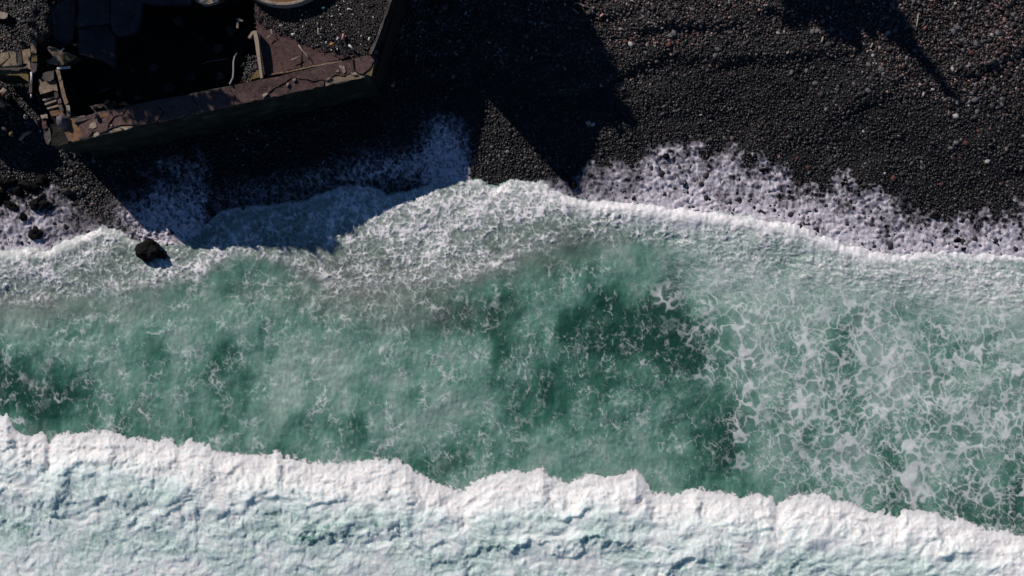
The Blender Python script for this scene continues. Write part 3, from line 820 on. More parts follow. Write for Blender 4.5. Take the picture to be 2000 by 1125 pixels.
# --- sea wall: body, battered face, cracked coping slabs
sw = empty('sea_wall', w(430, 215, 1.0))
tag(sw, 'massive broken sea wall with cracked reddish top running across the upper left', 'wall')
def pchild(o, par):
    o.parent = par
    o.matrix_parent_inverse = Matrix.Translation(par.location).inverted()
    return o
def mk(par, fn, *a, **k):
    return pchild(fn(*a, **k), par)
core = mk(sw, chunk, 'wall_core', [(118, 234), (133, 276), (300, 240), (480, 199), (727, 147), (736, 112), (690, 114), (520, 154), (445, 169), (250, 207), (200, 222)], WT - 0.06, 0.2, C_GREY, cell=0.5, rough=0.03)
lift(core)
# battered outer face, wet and green
def face_strip(name, top, zt, zb, out, mat, par):
    bm = bmesh.new(); rows = []
    nlev = 9
    P = []
    for (a, b) in zip(top, top[1:]):
        for i in range(14): P.append((a[0] + (b[0] - a[0]) * i / 14, a[1] + (b[1] - a[1]) * i / 14))
    P.append(top[-1])
    for l in range(nlev):
        t = l / (nlev - 1); z = zt + (zb - zt) * t
        row = []
        for (x, y) in P:
            p = Vector(w(x, y, zt)); p.z = z
            o_ = out * (t ** 0.8) + (0.10 if 0.12 < t < 0.35 else 0)
            p.y -= o_; p.x += 0.21 * o_
            p += Vector((0, -1, 0)) * 0.09 * mnoise.noise(Vector((p.x * 1.6, z * 3, 3)))
            row.append(bm.verts.new(p))
        rows.append(row)
    for A, B in zip(rows, rows[1:]):
        for k in range(len(A) - 1): bm.faces.new((A[k], B[k], B[k + 1], A[k + 1]))
    me = bpy.data.meshes.new(name); bm.to_mesh(me); bm.free()
    return lift(pchild(link(name, me, mat), par))
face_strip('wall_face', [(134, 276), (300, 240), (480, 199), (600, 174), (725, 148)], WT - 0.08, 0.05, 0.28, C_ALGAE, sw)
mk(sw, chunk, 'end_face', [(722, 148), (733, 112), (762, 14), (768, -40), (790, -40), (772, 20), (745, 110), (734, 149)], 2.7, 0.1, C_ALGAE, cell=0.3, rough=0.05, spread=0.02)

coping = [
    ([(120, 233), (129, 262), (140, 277), (158, 273), (163, 258), (156, 240), (147, 232)], 0.00, C_ORANGE, 'yellow-brown spalled corner slab'),
    ([(150, 235), (158, 258), (156, 272), (172, 268), (180, 258), (195, 260), (208, 254), (212, 243), (222, 228), (238, 224), (246, 212), (200, 216), (170, 228)], 0.05, C_RED, None),
    ([(160, 273), (174, 266), (182, 262), (196, 263), (212, 257), (224, 251), (240, 246), (262, 247), (250, 252), (200, 262)], -0.03, C_TAN, 'pale tan slab along the outer edge'),
    ([(210, 253), (216, 243), (226, 230), (243, 226), (252, 211), (300, 201), (318, 218), (305, 237), (268, 245), (240, 243)], 0.03, C_RED, None),
    ([(302, 201), (372, 186), (384, 206), (378, 222), (309, 238), (321, 218)], 0.02, C_RED, None),
    ([(375, 185), (445, 169), (458, 185), (455, 205), (381, 222), (387, 206)], 0.00, C_RED, None),
    ([(448, 168), (520, 153), (558, 146), (571, 151), (543, 169), (522, 181), (514, 193), (458, 205), (461, 186)], 0.03, C_RED, None),
    ([(561, 145), (640, 128), (690, 115), (692, 140), (672, 148), (655, 147), (637, 155), (610, 157), (574, 151)], 0.03, C_RED, None),
    ([(517, 192), (525, 182), (546, 170), (573, 153), (610, 159), (633, 157), (631, 168), (560, 184)], 0.00, C_RED, None),
    ([(634, 168), (636, 158), (656, 149), (673, 150), (693, 142), (703, 146), (712, 150)], 0.01, C_TAN, 'thin pale slab on the lip of the wall'),
    ([(693, 114), (731, 104), (733, 112), (727, 124), (719, 136), (707, 144), (694, 140)], 0.04, C_RED, None),
    ([(709, 146), (720, 138), (728, 127), (732, 116), (726, 147)], -0.01, C_OCHRE, 'small ochre slab at the seaward corner'),
]
for i, (poly, dz, m_, lb) in enumerate(coping):
    o = mk(sw, chunk, 'coping_slab', poly, WT + dz, WT - 0.10 + min(dz, 0), m_, cell=0.16, rough=0.022, seed=i, xyj=0.05)
    lift(o)
    if lb: o['label'] = lb
for poly, lb in ([([(176, 240), (186, 238), (189, 248), (181, 252), (174, 250)], 'pale triangular flake of plaster'),
                  ([(182, 262), (190, 258), (194, 262), (184, 268)], None), ([(214, 244), (220, 242), (219, 246)], None),
                  ([(663, 128), (672, 127), (675, 140), (671, 144), (668, 136), (662, 132)], None), ([(656, 139), (661, 136), (663, 142)], None),
                  ([(570, 154), (576, 152), (577, 157), (572, 160)], None), ([(558, 166), (564, 160), (566, 164), (560, 170)], None),
                  ([(512, 184), (522, 179), (524, 183), (515, 190)], None), ([(684, 141), (695, 141), (698, 146), (690, 147)], None),
                  ([(640, 150), (648, 152), (636, 157)], None), ([(232, 249), (240, 246), (252, 250), (246, 254)], None)]):
    o = mk(sw, chunk, 'plaster_flake', poly, WT + 0.075, WT - 0.02, C_PLASTER, cell=0.1, rough=0.02, xyj=0.04); lift(o)
    if lb: o['label'] = lb

# --- terrace
tr_ = empty('terrace', w(620, 60, 1.0))
tag(tr_, 'reddish concrete terrace floor behind the sea wall, half buried by gravel', 'terrace')
fl = [([(498, 28), (520, 20), (590, 20), (590, 78), (588, 131), (522, 147), (511, 144), (506, 120)], 'floor_slab'),
      ([(592, 20), (690, 20), (690, 110), (640, 121), (591, 131)], 'floor_slab'),
      ([(692, 20), (764, 20), (740, 80), (730, 102), (692, 110)], 'floor_slab'),
      ([(498, 26), (500, -40), (640, -70), (790, -70), (766, 18)], 'floor_slab')]
for i, (poly, nm) in enumerate(fl):
    mk(tr_, chunk, nm, poly, WT - 0.03, 0.6, C_FLOOR, cell=0.22, rough=0.014, seed=20 + i, xyj=0.02)
mk(tr_, chunk, 'curb', [(522, 149), (600, 133), (668, 120), (667, 117), (600, 130), (522, 146)], WT + 0.05, WT - 0.1, C_TAN, cell=0.3, xyj=0.03)
# parapet on the terrace's right
pw = empty('parapet_wall', w(745, 60, 3.0))
tag(pw, 'thin dark parapet wall along the right edge of the terrace', 'wall')
mk(pw, chunk, 'parapet', [(720, 104), (740, 60), (756, 15), (770, -40), (775, -40), (761, 15), (744, 62), (726, 106)], WT + 0.22, 2.0, C_GREY, cell=0.25, rough=0.04, xyj=0.05)
mk(pw, chunk, 'broken_rail', [(740, 79), (752, 48), (756, 48), (744, 80)], WT - 0.3, 1.2, C_GREY, cell=0.2, xyj=0.03)
mk(pw, chunk, 'corner_block', [(730, 104), (732, 98), (739, 99), (736, 106)], WT + 0.0, 2.4, C_TAN, cell=0.2, xyj=0.03)

# gravel heap on the terrace
GC = np.array([(495, 48), (530, 58), (560, 68), (590, 84), (620, 94), (650, 103), (690, 108), (730, 112)], float)
def gravel_on_terrace():
    n = 19000
    x = rng.uniform(497, 775, n); y = rng.uniform(-60, 114, n)
    lim = np.interp(x, GC[:, 0], GC[:, 1]) + 7 * fbm(x / 18, y / 18, 200, 2)
    right = np.interp(y, [-40, 15, 60, 104], [768, 755, 738, 718])
    k = (y < lim + rng.exponential(3.0, n) - 3) & (x < right)
    k &= rng.uniform(0, 1, n) < (0.35 + 0.65 * ss(500, 560, x + 30 * fbm(x / 25, y / 25, 203, 2)))
    x, y = x[k], y[k]
    heap = WT + 0.0 + 0.14 * ss(0, 60, lim[k] - y)
    r_ = np.clip(rng.lognormal(math.log(0.019), 0.3, len(x)), 0.012, 0.05)
    kk = (H - heap) / H / S
    t = np.clip(0.0075 * rng.lognormal(0, 1.0, len(x)), 0.002, 0.35)
    scatter('terrace_gravel', np.stack([(x - 1000) * kk, (562.5 - y) * kk, heap + r_ * 0.3], -1), r_, t, 'dark gravel heaped over the reddish terrace floor', 'gravel', rng.uniform(0.35, 0.92, len(x)))
gravel_on_terrace()

def gravel_patch(name, polyc, n, z, label, tone0=0.011):
    x = rng.normal(polyc[0], polyc[2], n); y = rng.normal(polyc[1], polyc[3], n)
    r_ = np.clip(rng.lognormal(math.log(0.028), 0.35, n), 0.016, 0.07)
    kk = (H - z) / H / S
    scatter(name, np.stack([(x - 1000) * kk, (562.5 - y) * kk, z + r_ * 0.3 + 0 * x], -1), r_, np.clip(tone0 * rng.lognormal(0, .5, n), .01, .4), label, 'gravel')

# --- round tank
tk = empty('round_tank', w(552, -98, WT))
tag(tk, 'round concrete tank with rusty inside at the top edge above the terrace', 'tank')
def ring(name, c, r0, r1, z0, z1, mat, par, seg=72):
    bm = bmesh.new(); prof_ = [(r1, z0), (r1, z1 - .03), (r1 - .03, z1), (r0 + .03, z1), (r0, z1 - .03), (r0, z0)]
    rings = []
    for k in range(seg):
        a = k / seg * 6.28318
        rings.append([bm.verts.new((c[0] + math.cos(a) * (r + 0.02 * mnoise.noise(Vector((a * 4, z, 1)))), c[1] + math.sin(a) * r, z + 0.02 * mnoise.noise(Vector((a * 5, r, 2))))) for r, z in prof_])
    for k in range(seg):
        A = rings[k]; B = rings[(k + 1) % seg]
        for j in range(len(prof_) - 1): bm.faces.new((A[j], B[j], B[j + 1], A[j + 1]))
    bmesh.ops.recalc_face_normals(bm, faces=bm.faces[:])
    me = bpy.data.meshes.new(name); bm.to_mesh(me); bm.free()
    return pchild(link(name, me, mat), par)
tc = w(552, -98, WT + .5)
rk = (H - WT - .5) / H / S
ring('tank_wall', tc, 103 * rk, 110 * rk, WT - .1, WT + .55, C_PLASTER, tk)
bm = bmesh.new(); bmesh.ops.create_circle(bm, cap_ends=True, segments=64, radius=104 * rk)
bmesh.ops.translate(bm, vec=(tc[0], tc[1], WT + .30), verts=bm.verts)
me = bpy.data.meshes.new('tank_floor'); bm.to_mesh(me); bm.free()
pchild(link('tank_floor', me, RUST), tk)

# --- left fragments of the ruin
def single(name, label, cat, poly, zt, zb, mat, **k):
    o = chunk(name, poly, zt, zb, mat, **k)
    return tag(o, label, cat, k.get('group'))

g = empty('wall_pillar', w(66, 110, 1)); tag(g, 'tan cracked wall stump standing upright left of the dark gap', 'wall')
mk(g, chunk, 'concrete_block', [(60, 86), (65, 78), (71, 80), (72, 97), (66, 84), (64, 84), (66, 95), (71, 104), (61, 104)], 3.3, 0.9, C_TAN, cell=0.15, xyj=0.04, seed=41)
mk(g, chunk, 'concrete_block', [(61, 105), (72, 106), (72, 120), (61, 121)], 3.25, 0.9, C_OCHRE, cell=0.15, xyj=0.03, seed=42)
mk(g, chunk, 'concrete_block', [(61, 122), (72, 121), (72, 138), (63, 143), (60, 136)], 3.2, 0.9, C_GREY, cell=0.15, xyj=0.03, seed=43)

g = empty('broken_floor_slab', w(30, 115, 1)); tag(g, 'tan broken floor slab with a diagonal crack at the far left edge', 'slab')
mk(g, chunk, 'slab_piece', [(-30, 118), (3, 103), (16, 102), (18, 112), (8, 121), (-2, 128), (-30, 132)], 2.95, 2.6, C_TAN, cell=0.2, xyj=0.03, seed=44)
mk(g, chunk, 'slab_piece', [(18, 102), (31, 102), (33, 128), (4, 129), (11, 121), (20, 112)], 2.93, 2.6, C_TAN, cell=0.2, xyj=0.02, seed=45)
mk(g, chunk, 'slab_piece', [(32, 101), (41, 100), (43, 125), (35, 128)], 2.97, 2.6, C_GREY, cell=0.2, xyj=0.03, seed=46)
mk(g, chunk, 'slab_piece', [(43, 99), (48, 97), (59, 95), (60, 136), (55, 134), (52, 124), (45, 124)], 3.0, 2.0, C_TAN, cell=0.15, xyj=0.03, seed=47)
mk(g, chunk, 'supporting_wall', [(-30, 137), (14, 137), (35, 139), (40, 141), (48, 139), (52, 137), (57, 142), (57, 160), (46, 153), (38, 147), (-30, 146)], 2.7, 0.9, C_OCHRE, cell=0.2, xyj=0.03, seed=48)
mk(g, chunk, 'sunken_floor', [(-30, 128), (55, 126), (55, 140), (-30, 140)], 2.2, 1.9, C_GREY, cell=0.15, rough=0.05, xyj=0.05, seed=49)

g = empty('forked_slab', w(120, 110, 1)); tag(g, 'tan forked slab fragment right of the dark gap, pointing at the pit', 'slab')
mk(g, chunk, 'slab_piece', [(91, 94), (95, 90), (105, 93), (118, 98), (124, 103), (124, 127), (115, 128), (92, 124), (94, 118), (104, 112), (98, 103)], 2.9, 2.5, C_TAN, cell=0.16, xyj=0.04, seed=50)
mk(g, chunk, 'slab_piece', [(125, 103), (134, 103), (143, 108), (151, 111), (140, 119), (125, 126)], 2.87, 2.4, C_OCHRE, cell=0.16, xyj=0.04, tilt=(-.05, 0), seed=51)

g = empty('broken_stairs', w(98, 185, 1)); tag(g, 'broken concrete stairs with three thin treads over a black gap', 'stairs')
mk(g, chunk, 'landing_block', [(83, 143), (95, 139), (105, 138), (105, 155), (97, 159), (88, 158), (82, 152)], 3.05, 2.0, C_GREY, cell=0.15, xyj=0.03, seed=52)
mk(g, chunk, 'landing_block', [(74, 156), (80, 152), (87, 160), (97, 161), (109, 157), (112, 168), (112, 178), (104, 177), (78, 185)], 2.95, 2.0, C_TAN, cell=0.15, xyj=0.03, seed=53)
for (a, b, c, d_) in (((83, 194), (107, 187), (107, 189), (84, 197)), ((86, 202), (110, 195), (110, 197), (88, 205)), ((91, 210), (114, 204), (116, 207), (93, 214))):
    mk(g, chunk, 'tread', [a, b, c, d_], 2.8, 2.55, C_PLASTER, cell=0.3, xyj=0.02, seed=54)
mk(g, chunk, 'side_rail', [(104, 178), (112, 178), (114, 190), (107, 193)], 2.9, 1.6, C_GREY, cell=0.2, seed=55)
mk(g, chunk, 'side_rail', [(111, 190), (117, 189), (121, 201), (114, 203)], 2.85, 1.6, LILAC, cell=0.2, seed=56)
mk(g, chunk, 'side_rail', [(113, 205), (120, 204), (124, 217), (117, 217)], 2.85, 1.6, C_GREY, cell=0.2, seed=57)
mk(g, chunk, 'bottom_block', [(97, 218), (112, 215), (123, 217), (125, 223), (100, 227)], 2.9, 1.2, C_ORANGE, cell=0.15, seed=58)

g = empty('thin_wall', w(120, 180, 1)); tag(g, 'thin tan wall leaning along the left side of the dark pit', 'wall')
mk(g, chunk, 'wall_section', [(108, 137), (116, 136), (120, 155), (114, 158)], 3.1, 0.8, C_TAN, cell=0.15, xyj=0.03, seed=59)
mk(g, chunk, 'wall_section', [(114, 160), (121, 157), (133, 201), (126, 205)], 3.1, 0.8, C_TAN, cell=0.15, xyj=0.03, seed=60)
mk(g, chunk, 'wall_section', [(128, 206), (136, 205), (139, 226), (132, 229)], 3.15, 0.8, C_PLASTER, cell=0.12, xyj=0.04, seed=61)
mk(g, chunk, 'wall_section', [(134, 229), (141, 228), (166, 226), (167, 229), (142, 232)], 3.1, 1.2, C_PLASTER, cell=0.15, xyj=0.02, seed=62)

g = empty('wall_stub', w(90, 255, 1)); tag(g, 'narrow crumbling wall stub standing left of the sea wall end', 'wall')
mk(g, chunk, 'concrete_block', [(79, 225), (92, 223), (94, 230), (81, 232)], 3.0, 0.6, C_PLASTER, cell=0.12, seed=63)
mk(g, chunk, 'concrete_block', [(81, 233), (90, 232), (93, 250), (84, 252)], 2.95, 0.6, C_RED, cell=0.12, rough=0.05, seed=64)
mk(g, chunk, 'concrete_block', [(84, 253), (98, 250), (100, 264), (99, 272), (94, 283), (90, 280), (86, 266)], 2.9, 0.5, C_GREY, cell=0.12, rough=0.05, seed=65)

single('light_blocker', 'dark added block that stops light in the gap between the wall stub and the sea wall', 'wall', [(93, 229), (100, 228), (118, 238), (128, 262), (133, 280), (112, 286), (97, 284), (101, 270), (96, 250)], 2.85, 0.4, C_SHADE, cell=.2, rough=.05, seed=110)  # block added to stop light; its colour is darkened as shade too
single('brick_edging', 'orange-brown edging strip on the inner side of the sea wall', 'edging', [(193, 224), (230, 216), (236, 219), (227, 224), (195, 231)], WT + .40, WT - .2, C_ORANGE, cell=0.12, xyj=0.03, seed=66)
single('wall_fragment', 'thin upright wall fragment between pit and sea wall end', 'wall', [(143, 240), (146, 236), (168, 231), (187, 226), (187, 229), (150, 239)], WT + .30, 2.4, C_GREY, cell=0.2, seed=67)
single('concrete_block', 'small tilted square block in front of the dark pit', 'block', [(202, 200), (210, 195), (214, 198), (206, 205)], 2.6, 2.35, C_TAN, cell=0.1, tilt=(.1, .1), seed=68)
single('concrete_block', 'flat pale block lying next to the orange-brown edging', 'block', [(180, 208), (199, 206), (201, 209), (181, 214)], 2.7, 2.45, C_TAN, cell=0.1, seed=69)
single('concrete_block', 'pinkish rounded block at the left edge of the photo near the top', 'block', [(-20, 22), (3, 23), (14, 26), (15, 33), (8, 36), (-20, 36)], 2.0, 1.0, C_PLASTER, cell=0.12, xyj=0.05, seed=70)
single('ledge_block', 'rubble ledge under the tilted square block', 'block', [(176, 205), (214, 200), (224, 214), (188, 223)], 2.45, 1.0, C_GREY, cell=0.12, rough=0.08, xyj=0.06, seed=71)
single('narrow_wall', 'narrow grey wall remnant below the white pipe', 'wall', [(57, 161), (62, 161), (63, 180), (59, 184), (56, 180)], 2.9, 1.0, C_GREY, cell=0.15, seed=72)

# tall shaded wall returns that close the pit
single('pit_wall', 'dark shaded wall at the back of the pit', 'wall', [(238, -2), (300, 8), (400, 9), (470, 6), (470, -20), (238, -30)], 2.6, 0.8, C_SHADE, cell=0.3, seed=73)  # the pit's shade is put into this wall's colour
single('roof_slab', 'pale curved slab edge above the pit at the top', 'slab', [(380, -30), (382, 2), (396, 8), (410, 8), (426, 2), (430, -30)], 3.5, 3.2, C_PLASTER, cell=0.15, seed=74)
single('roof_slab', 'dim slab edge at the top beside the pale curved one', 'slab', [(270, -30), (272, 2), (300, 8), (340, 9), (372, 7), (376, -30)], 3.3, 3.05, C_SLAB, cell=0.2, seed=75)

# collapsed bluish slabs in tree shade
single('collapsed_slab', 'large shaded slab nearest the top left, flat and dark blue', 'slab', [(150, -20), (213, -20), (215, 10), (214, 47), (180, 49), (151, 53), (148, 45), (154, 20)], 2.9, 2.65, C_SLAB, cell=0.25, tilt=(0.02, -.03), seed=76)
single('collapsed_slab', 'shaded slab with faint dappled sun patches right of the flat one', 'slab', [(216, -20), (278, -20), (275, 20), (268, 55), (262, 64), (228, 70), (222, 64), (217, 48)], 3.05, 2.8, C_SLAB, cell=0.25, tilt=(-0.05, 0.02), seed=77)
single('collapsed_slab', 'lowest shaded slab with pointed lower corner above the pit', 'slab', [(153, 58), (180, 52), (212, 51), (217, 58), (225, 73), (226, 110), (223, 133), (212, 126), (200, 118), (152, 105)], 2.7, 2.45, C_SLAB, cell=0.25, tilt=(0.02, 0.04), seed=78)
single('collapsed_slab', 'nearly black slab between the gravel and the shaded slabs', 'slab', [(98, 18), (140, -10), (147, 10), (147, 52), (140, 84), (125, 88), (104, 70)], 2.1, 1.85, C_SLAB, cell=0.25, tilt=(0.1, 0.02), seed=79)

# pit floor and its rubble
pf = chunk('pit_floor', [(120, -20), (500, -40), (505, 150), (445, 172), (250, 210), (150, 232), (136, 226), (112, 140)], 0.95, 0.6, C_SHADE, cell=0.5, rough=0.1)  # floor colour darkened to stand in for shade in the pit
tag(pf, 'dark sunken floor of the pit enclosed by the ruin', 'floor')
rub = [((425, 95), 14, 'half-lit rubble block'), ((392, 78), 10, ''), ((430, 150), 12, ''), ((330, 170), 16, ''), ((268, 190), 9, ''), ((375, 150), 11, ''), ((300, 132), 10, ''), ((480, 60), 8, ''), ((350, 40), 14, ''), ((470, 100), 9, ''), ((415, 178), 10, ''), ((200, 170), 10, ''), ((450, 60), 12, '')]
for i, ((x, y), r_, _) in enumerate(rub):
    n = 5 + i % 3; a0 = random.random() * 6
    poly = [(x + r_ * random.uniform(.6, 1.1) * math.cos(a0 + k * 6.28 / n), y + r_ * random.uniform(.5, .9) * math.sin(a0 + k * 6.28 / n)) for k in range(n)]
    o = chunk('rubble_block', poly, 1.0 + random.uniform(0.2, 0.6), 0.8, C_SLAB if i % 2 else C_GREY, cell=0.15, xyj=0.05, tilt=(random.uniform(-.3, .3), random.uniform(-.3, .3)), seed=90 + i)
    tag(o, 'dark rubble block lying in the shade on the pit floor', 'rubble', 'rubble blocks on the pit floor')

# things leaning and lying in the ruin
g = empty('timber_beam', w(502, 105, WT)); tag(g, 'long pale weathered beam along the left edge of the terrace', 'beam')
mk(g, chunk, 'beam', [(494, 60), (501, 60), (505, 80), (513, 152), (508, 153), (503, 118)], WT + .35, WT + .10, WOOD, cell=0.25, xyj=0.015)
mk(g, chunk, 'brace', [(484, 73), (491, 62), (495, 60), (496, 63), (488, 75)], WT + .28, WT + .1, WOOD, cell=0.3, xyj=0.01)
mk(g, chunk, 'side_board', [(502, 61), (505, 66), (506, 78), (503, 74)], WT + .2, WT + .02, WOOD, cell=0.3, xyj=0.01)
g2 = single('ochre_stone', 'ochre pointed stone tucked behind the foot of the pale beam', 'stone', [(489, 156), (493, 146), (503, 136), (506, 140), (508, 151), (498, 155)], WT - .1, 2.2, C_OCHRE, cell=0.12, seed=101)
single('gravel_ledge', 'narrow ledge below the terrace heaped with gravel', 'ledge', [(470, 160), (484, 130), (494, 108), (502, 108), (507, 152)], WT - .5, 1.0, C_GREY, cell=0.15, rough=.06, seed=102)
gravel_patch('ledge_gravel', (491, 138, 6, 12), 500, WT - .48, 'gravel heaped on the narrow ledge beside the pale beam')
tb = tube('bent_pipe', [w(463, 104, 2.2), w(458, 112, 2.5), w(456, 122, 2.7), w(456, 140, 3.0), w(455, 152, 3.6), w(449, 164, 4.0)], 0.034, GREYP)
tag(tb, 'bent grey pipe leaning from the pit onto the sea wall', 'pipe')
tb = tube('white_pipe', [w(61, 141, 3.1), w(62, 150, 3.12), w(61, 162, 3.1)], 0.04, WHITE); tag(tb, 'bright white pipe at the foot of the tan wall stump', 'pipe')
tb = tube('white_pipe', [w(61, 184, 2.8), w(61, 190, 2.8)], 0.03, WHITE); tag(tb, 'tiny white pipe end below the narrow grey wall remnant', 'pipe')
tb = tube('white_pipe', [w(112, 134, 3.2), w(120, 133, 3.2), w(137, 132, 3.2)], 0.045, WHITE); tag(tb, 'short white pipe sticking out over the pit from the thin wall', 'pipe')
g = empty('plank_pair', w(467, 45, 1.5)); tag(g, 'two short planks forming a T in the dark pit', 'planks')
mk(g, chunk, 'plank', [(461, 36), (463, 35), (475, 39), (473, 42), (463, 40)], 3.0, 2.9, WOOD, cell=.2, xyj=.01)
mk(g, chunk, 'plank', [(461, 54), (463, 42), (467, 42), (465, 55)], 2.95, 2.85, WOOD, cell=.2, xyj=.01)
tb = tube('rebar', [w(186, 184, 1.8), w(205, 177, 1.9), w(216, 172, 1.9)], .012, GREYP); tag(tb, 'thin rod lying in the dark pit above the square block', 'rod')
tb = tube('cable', [w(395, 125, 1.8), w(412, 119, 1.9), w(430, 117, 1.9), w(445, 114, 2.0)], .014, GREYP); tag(tb, 'thin cable strung across the dark pit left of the bent pipe', 'cable')

def rock(label, px, py, rx, ry_, hz, mat, seed, name='rock', z=None, ang=0, cat='rock', group=None, sub=3, facet=True):
    me = rock_mesh(name, seed, sub, 1.0, 0.45, facet)
    if facet:
        me.polygons.foreach_set('use_smooth', [False] * len(me.polygons))
    o = link(name, me, mat)
    p = ground(px, py)
    if z is not None: p = Vector(w(px, py, z))
    o.location = p; o.scale = (rx / S, ry_ / S, hz); o.rotation_euler = (0, 0, R(ang))
    tag(o, label, cat, group)
    return o

rock('smooth lilac-grey boulder wedged at the left end of the sea wall', 125, 238, 11, 13, 0.35, LILAC, 5, 'boulder', z=3.4, ang=20, cat='boulder', facet=False)
rock('small lilac stone resting on the inner edge of the sea wall', 187, 226, 4, 5, 0.1, LILAC, 6, 'stone', z=3.75, cat='stone', facet=False)
rock('large black angular rock standing in the surf', 292, 492, 22, 20, 0.50, ROCK, 8, z=0.12, ang=25)
rock('low black rock awash beside the large surf rock', 316, 497, 10, 11, 0.22, ROCK, 9, z=0.10, ang=70)
rk_list = [('lowest black rock in the foam on the left, above the white crest', 72, 456, 14, 12, .30, 12, -20),
  ('widest black rock in the left foam, with a bluish shadow', 78, 398, 17, 11, .34, 13, 15),
  ('small round black rock between the two big ones on the left', 47, 424, 7, 8, .22, 14, 0),
  ('long slanting black rock near the left edge of the foam', 24, 401, 15, 8, .25, 15, -20),
  ('black rock half in shade at the top of the left foam', 60, 362, 19, 10, .3, 16, -10),
  ('grey black rock right of the half shaded one', 83, 350, 11, 10, .26, 17, 20),
  ('compact black rock left of the pale foam pool', 37, 373, 9, 9, .28, 18, 0),
  ('broad black rock cut by the shade at the left edge', 14, 357, 19, 9, .3, 19, 5),
  ('black rock touching the left edge of the photo', 2, 381, 10, 13, .3, 20, 0),
  ('little brown rock above the widest black one', 84, 383, 8, 5, .18, 21, 30),
  ('flat dark rock where foam meets bare pebbles on the left', 130, 373, 14, 7, .2, 22, 0),
  ('small dark rock at the foamy edge under the flat one', 131, 443, 5, 6, .15, 23, 0),
  ('upper boulder of the pair at the gully by the white crest', 1105, 347, 9, 8, .26, 24, 0),
  ('lower boulder of the pair at the gully by the white crest', 1118, 361, 9, 8, .28, 25, 30),
  ('isolated black rock in the widest foam fan', 1300, 306, 8, 6, .2, 26, 0),
  ('lone dark rock in the white crest on the far right', 1880, 486, 6, 5, .16, 27, 0),
  ('dark rock among foam at the gap of the two foam fans', 1492, 332, 9, 4, .16, 28, 5),
  ('dark rock in the right foam fan near its ragged upper edge', 1825, 421, 8, 7, .2, 29, 0),
  ('dark rock low in the right foam fan above the crest', 1868, 468, 8, 5, .16, 30, 0)]
for lb, x, y, a, b, hz, sd, an in rk_list:
    rock(lb, x, y, a, b, hz, ROCKW if 'brown' in lb or 'flat' in lb else ROCK, sd, ang=an, sub=3)

# cobbles large enough to pick out one by one
cob_me = {}
for mi, mt in enumerate((STONE_D, STONE_G, STONE_P, STONE_R)):
    for v_ in range(3):
        me = rock_mesh('cobble', 40 + mi * 3 + v_, 2, 0.6, 0.3, sx=1.2)
        me.materials.append(mt); cob_me[(mi, v_)] = me
adj = ['dark grey', 'mid grey', 'pale', 'dull red']
def cobble(px, py, r_, mi, place, grp):
    o = bpy.data.objects.new('cobble', cob_me[(mi, random.randrange(3))]); COL.objects.link(o)
    p = ground(px, py); p.z += r_ * .25
    o.location = p; o.scale = (r_, r_ * random.uniform(.75, 1), r_ * random.uniform(.8, 1.1))
    o.rotation_euler = (random.uniform(-.2, .2), random.uniform(-.2, .2), random.uniform(0, 6.28))
    tag(o, f'{adj[mi]} rounded cobble {place}', 'cobble', f'{adj[mi]} {grp}')
zones = [((1190, 1480), (5, 110), 26, 'on the dry reddish gravel left of the tree shadow', 'cobbles on dry reddish gravel', (.4, .4, .08, .12)),
         ((1540, 1750), (60, 190), 24, 'on the grey gravel beside the long tree shadow', 'cobbles left of the tree shadow', (.4, .5, .08, .02)),
         ((1860, 1995), (10, 110), 20, 'on the paler gravel in the top right corner', 'cobbles in the top right', (.4, .45, .1, .05)),
         ((1850, 2000), (170, 300), 26, 'below the tip of the long tree shadow', 'cobbles below the tree shadow', (.45, .4, .05, .1)),
         ((1500, 2000), (300, 375), 28, 'on wet black gravel just above the right foam', 'cobbles above the right foam', (.6, .2, .03, .17))]
for (xa, xb), (ya, yb), n, place, grp, pr in zones:
    for _ in range(n):
        x = random.uniform(xa, xb); y = random.uniform(ya, yb)
        cobble(x, y, random.uniform(.065, .125), random.choices(range(4), pr)[0], place, grp)
for _ in range(60):
    x = random.uniform(1270, 2000); sh_ = np.interp(x, SHORE[:, 0], SHORE[:, 1]); tp = np.interp(x, TOP[:, 0], TOP[:, 1])
    y = random.uniform(tp + 5, sh_ - 8)
    zx = ['in the widest foam fan', 'between the two foam fans', 'in the right foam fan', 'in the far right foam'][int(np.searchsorted([1460, 1620, 1860], x))]
    zy = 'near its upper edge' if (y - tp) / (sh_ - tp) < .4 else 'close above the white crest' if (y - tp) / (sh_ - tp) > .72 else 'halfway down'
    cobble(x, y, random.uniform(.07, .15), 0, zx + ', ' + zy, 'cobbles ' + zx + ' ' + zy)
for x, y, m_, lb in ((1149, 240, 2, 'white pebble, larger of the two close together by the shadow tip'), (1158, 243, 2, 'white pebble, smaller of the two close together by the shadow tip'),
                     (1705, 108, 2, 'pale stone near the short yellow stick'), (1587, 62, 1, 'grey flat stone, left of two at the shadow border'), (1597, 61, 1, 'grey flat stone, right of two at the shadow border'),
                     (1868, 200, 2, 'palest stone in the gap of the forked tree shadow'), (1860, 135, 2, 'small pale stone at the right rim of the tree shadow')):
    cobble(x, y, .11 if m_ != 2 else .09, m_, 'x', 'x')
    o = COL.objects[-1]
    o['label'] = lb; del o['group']

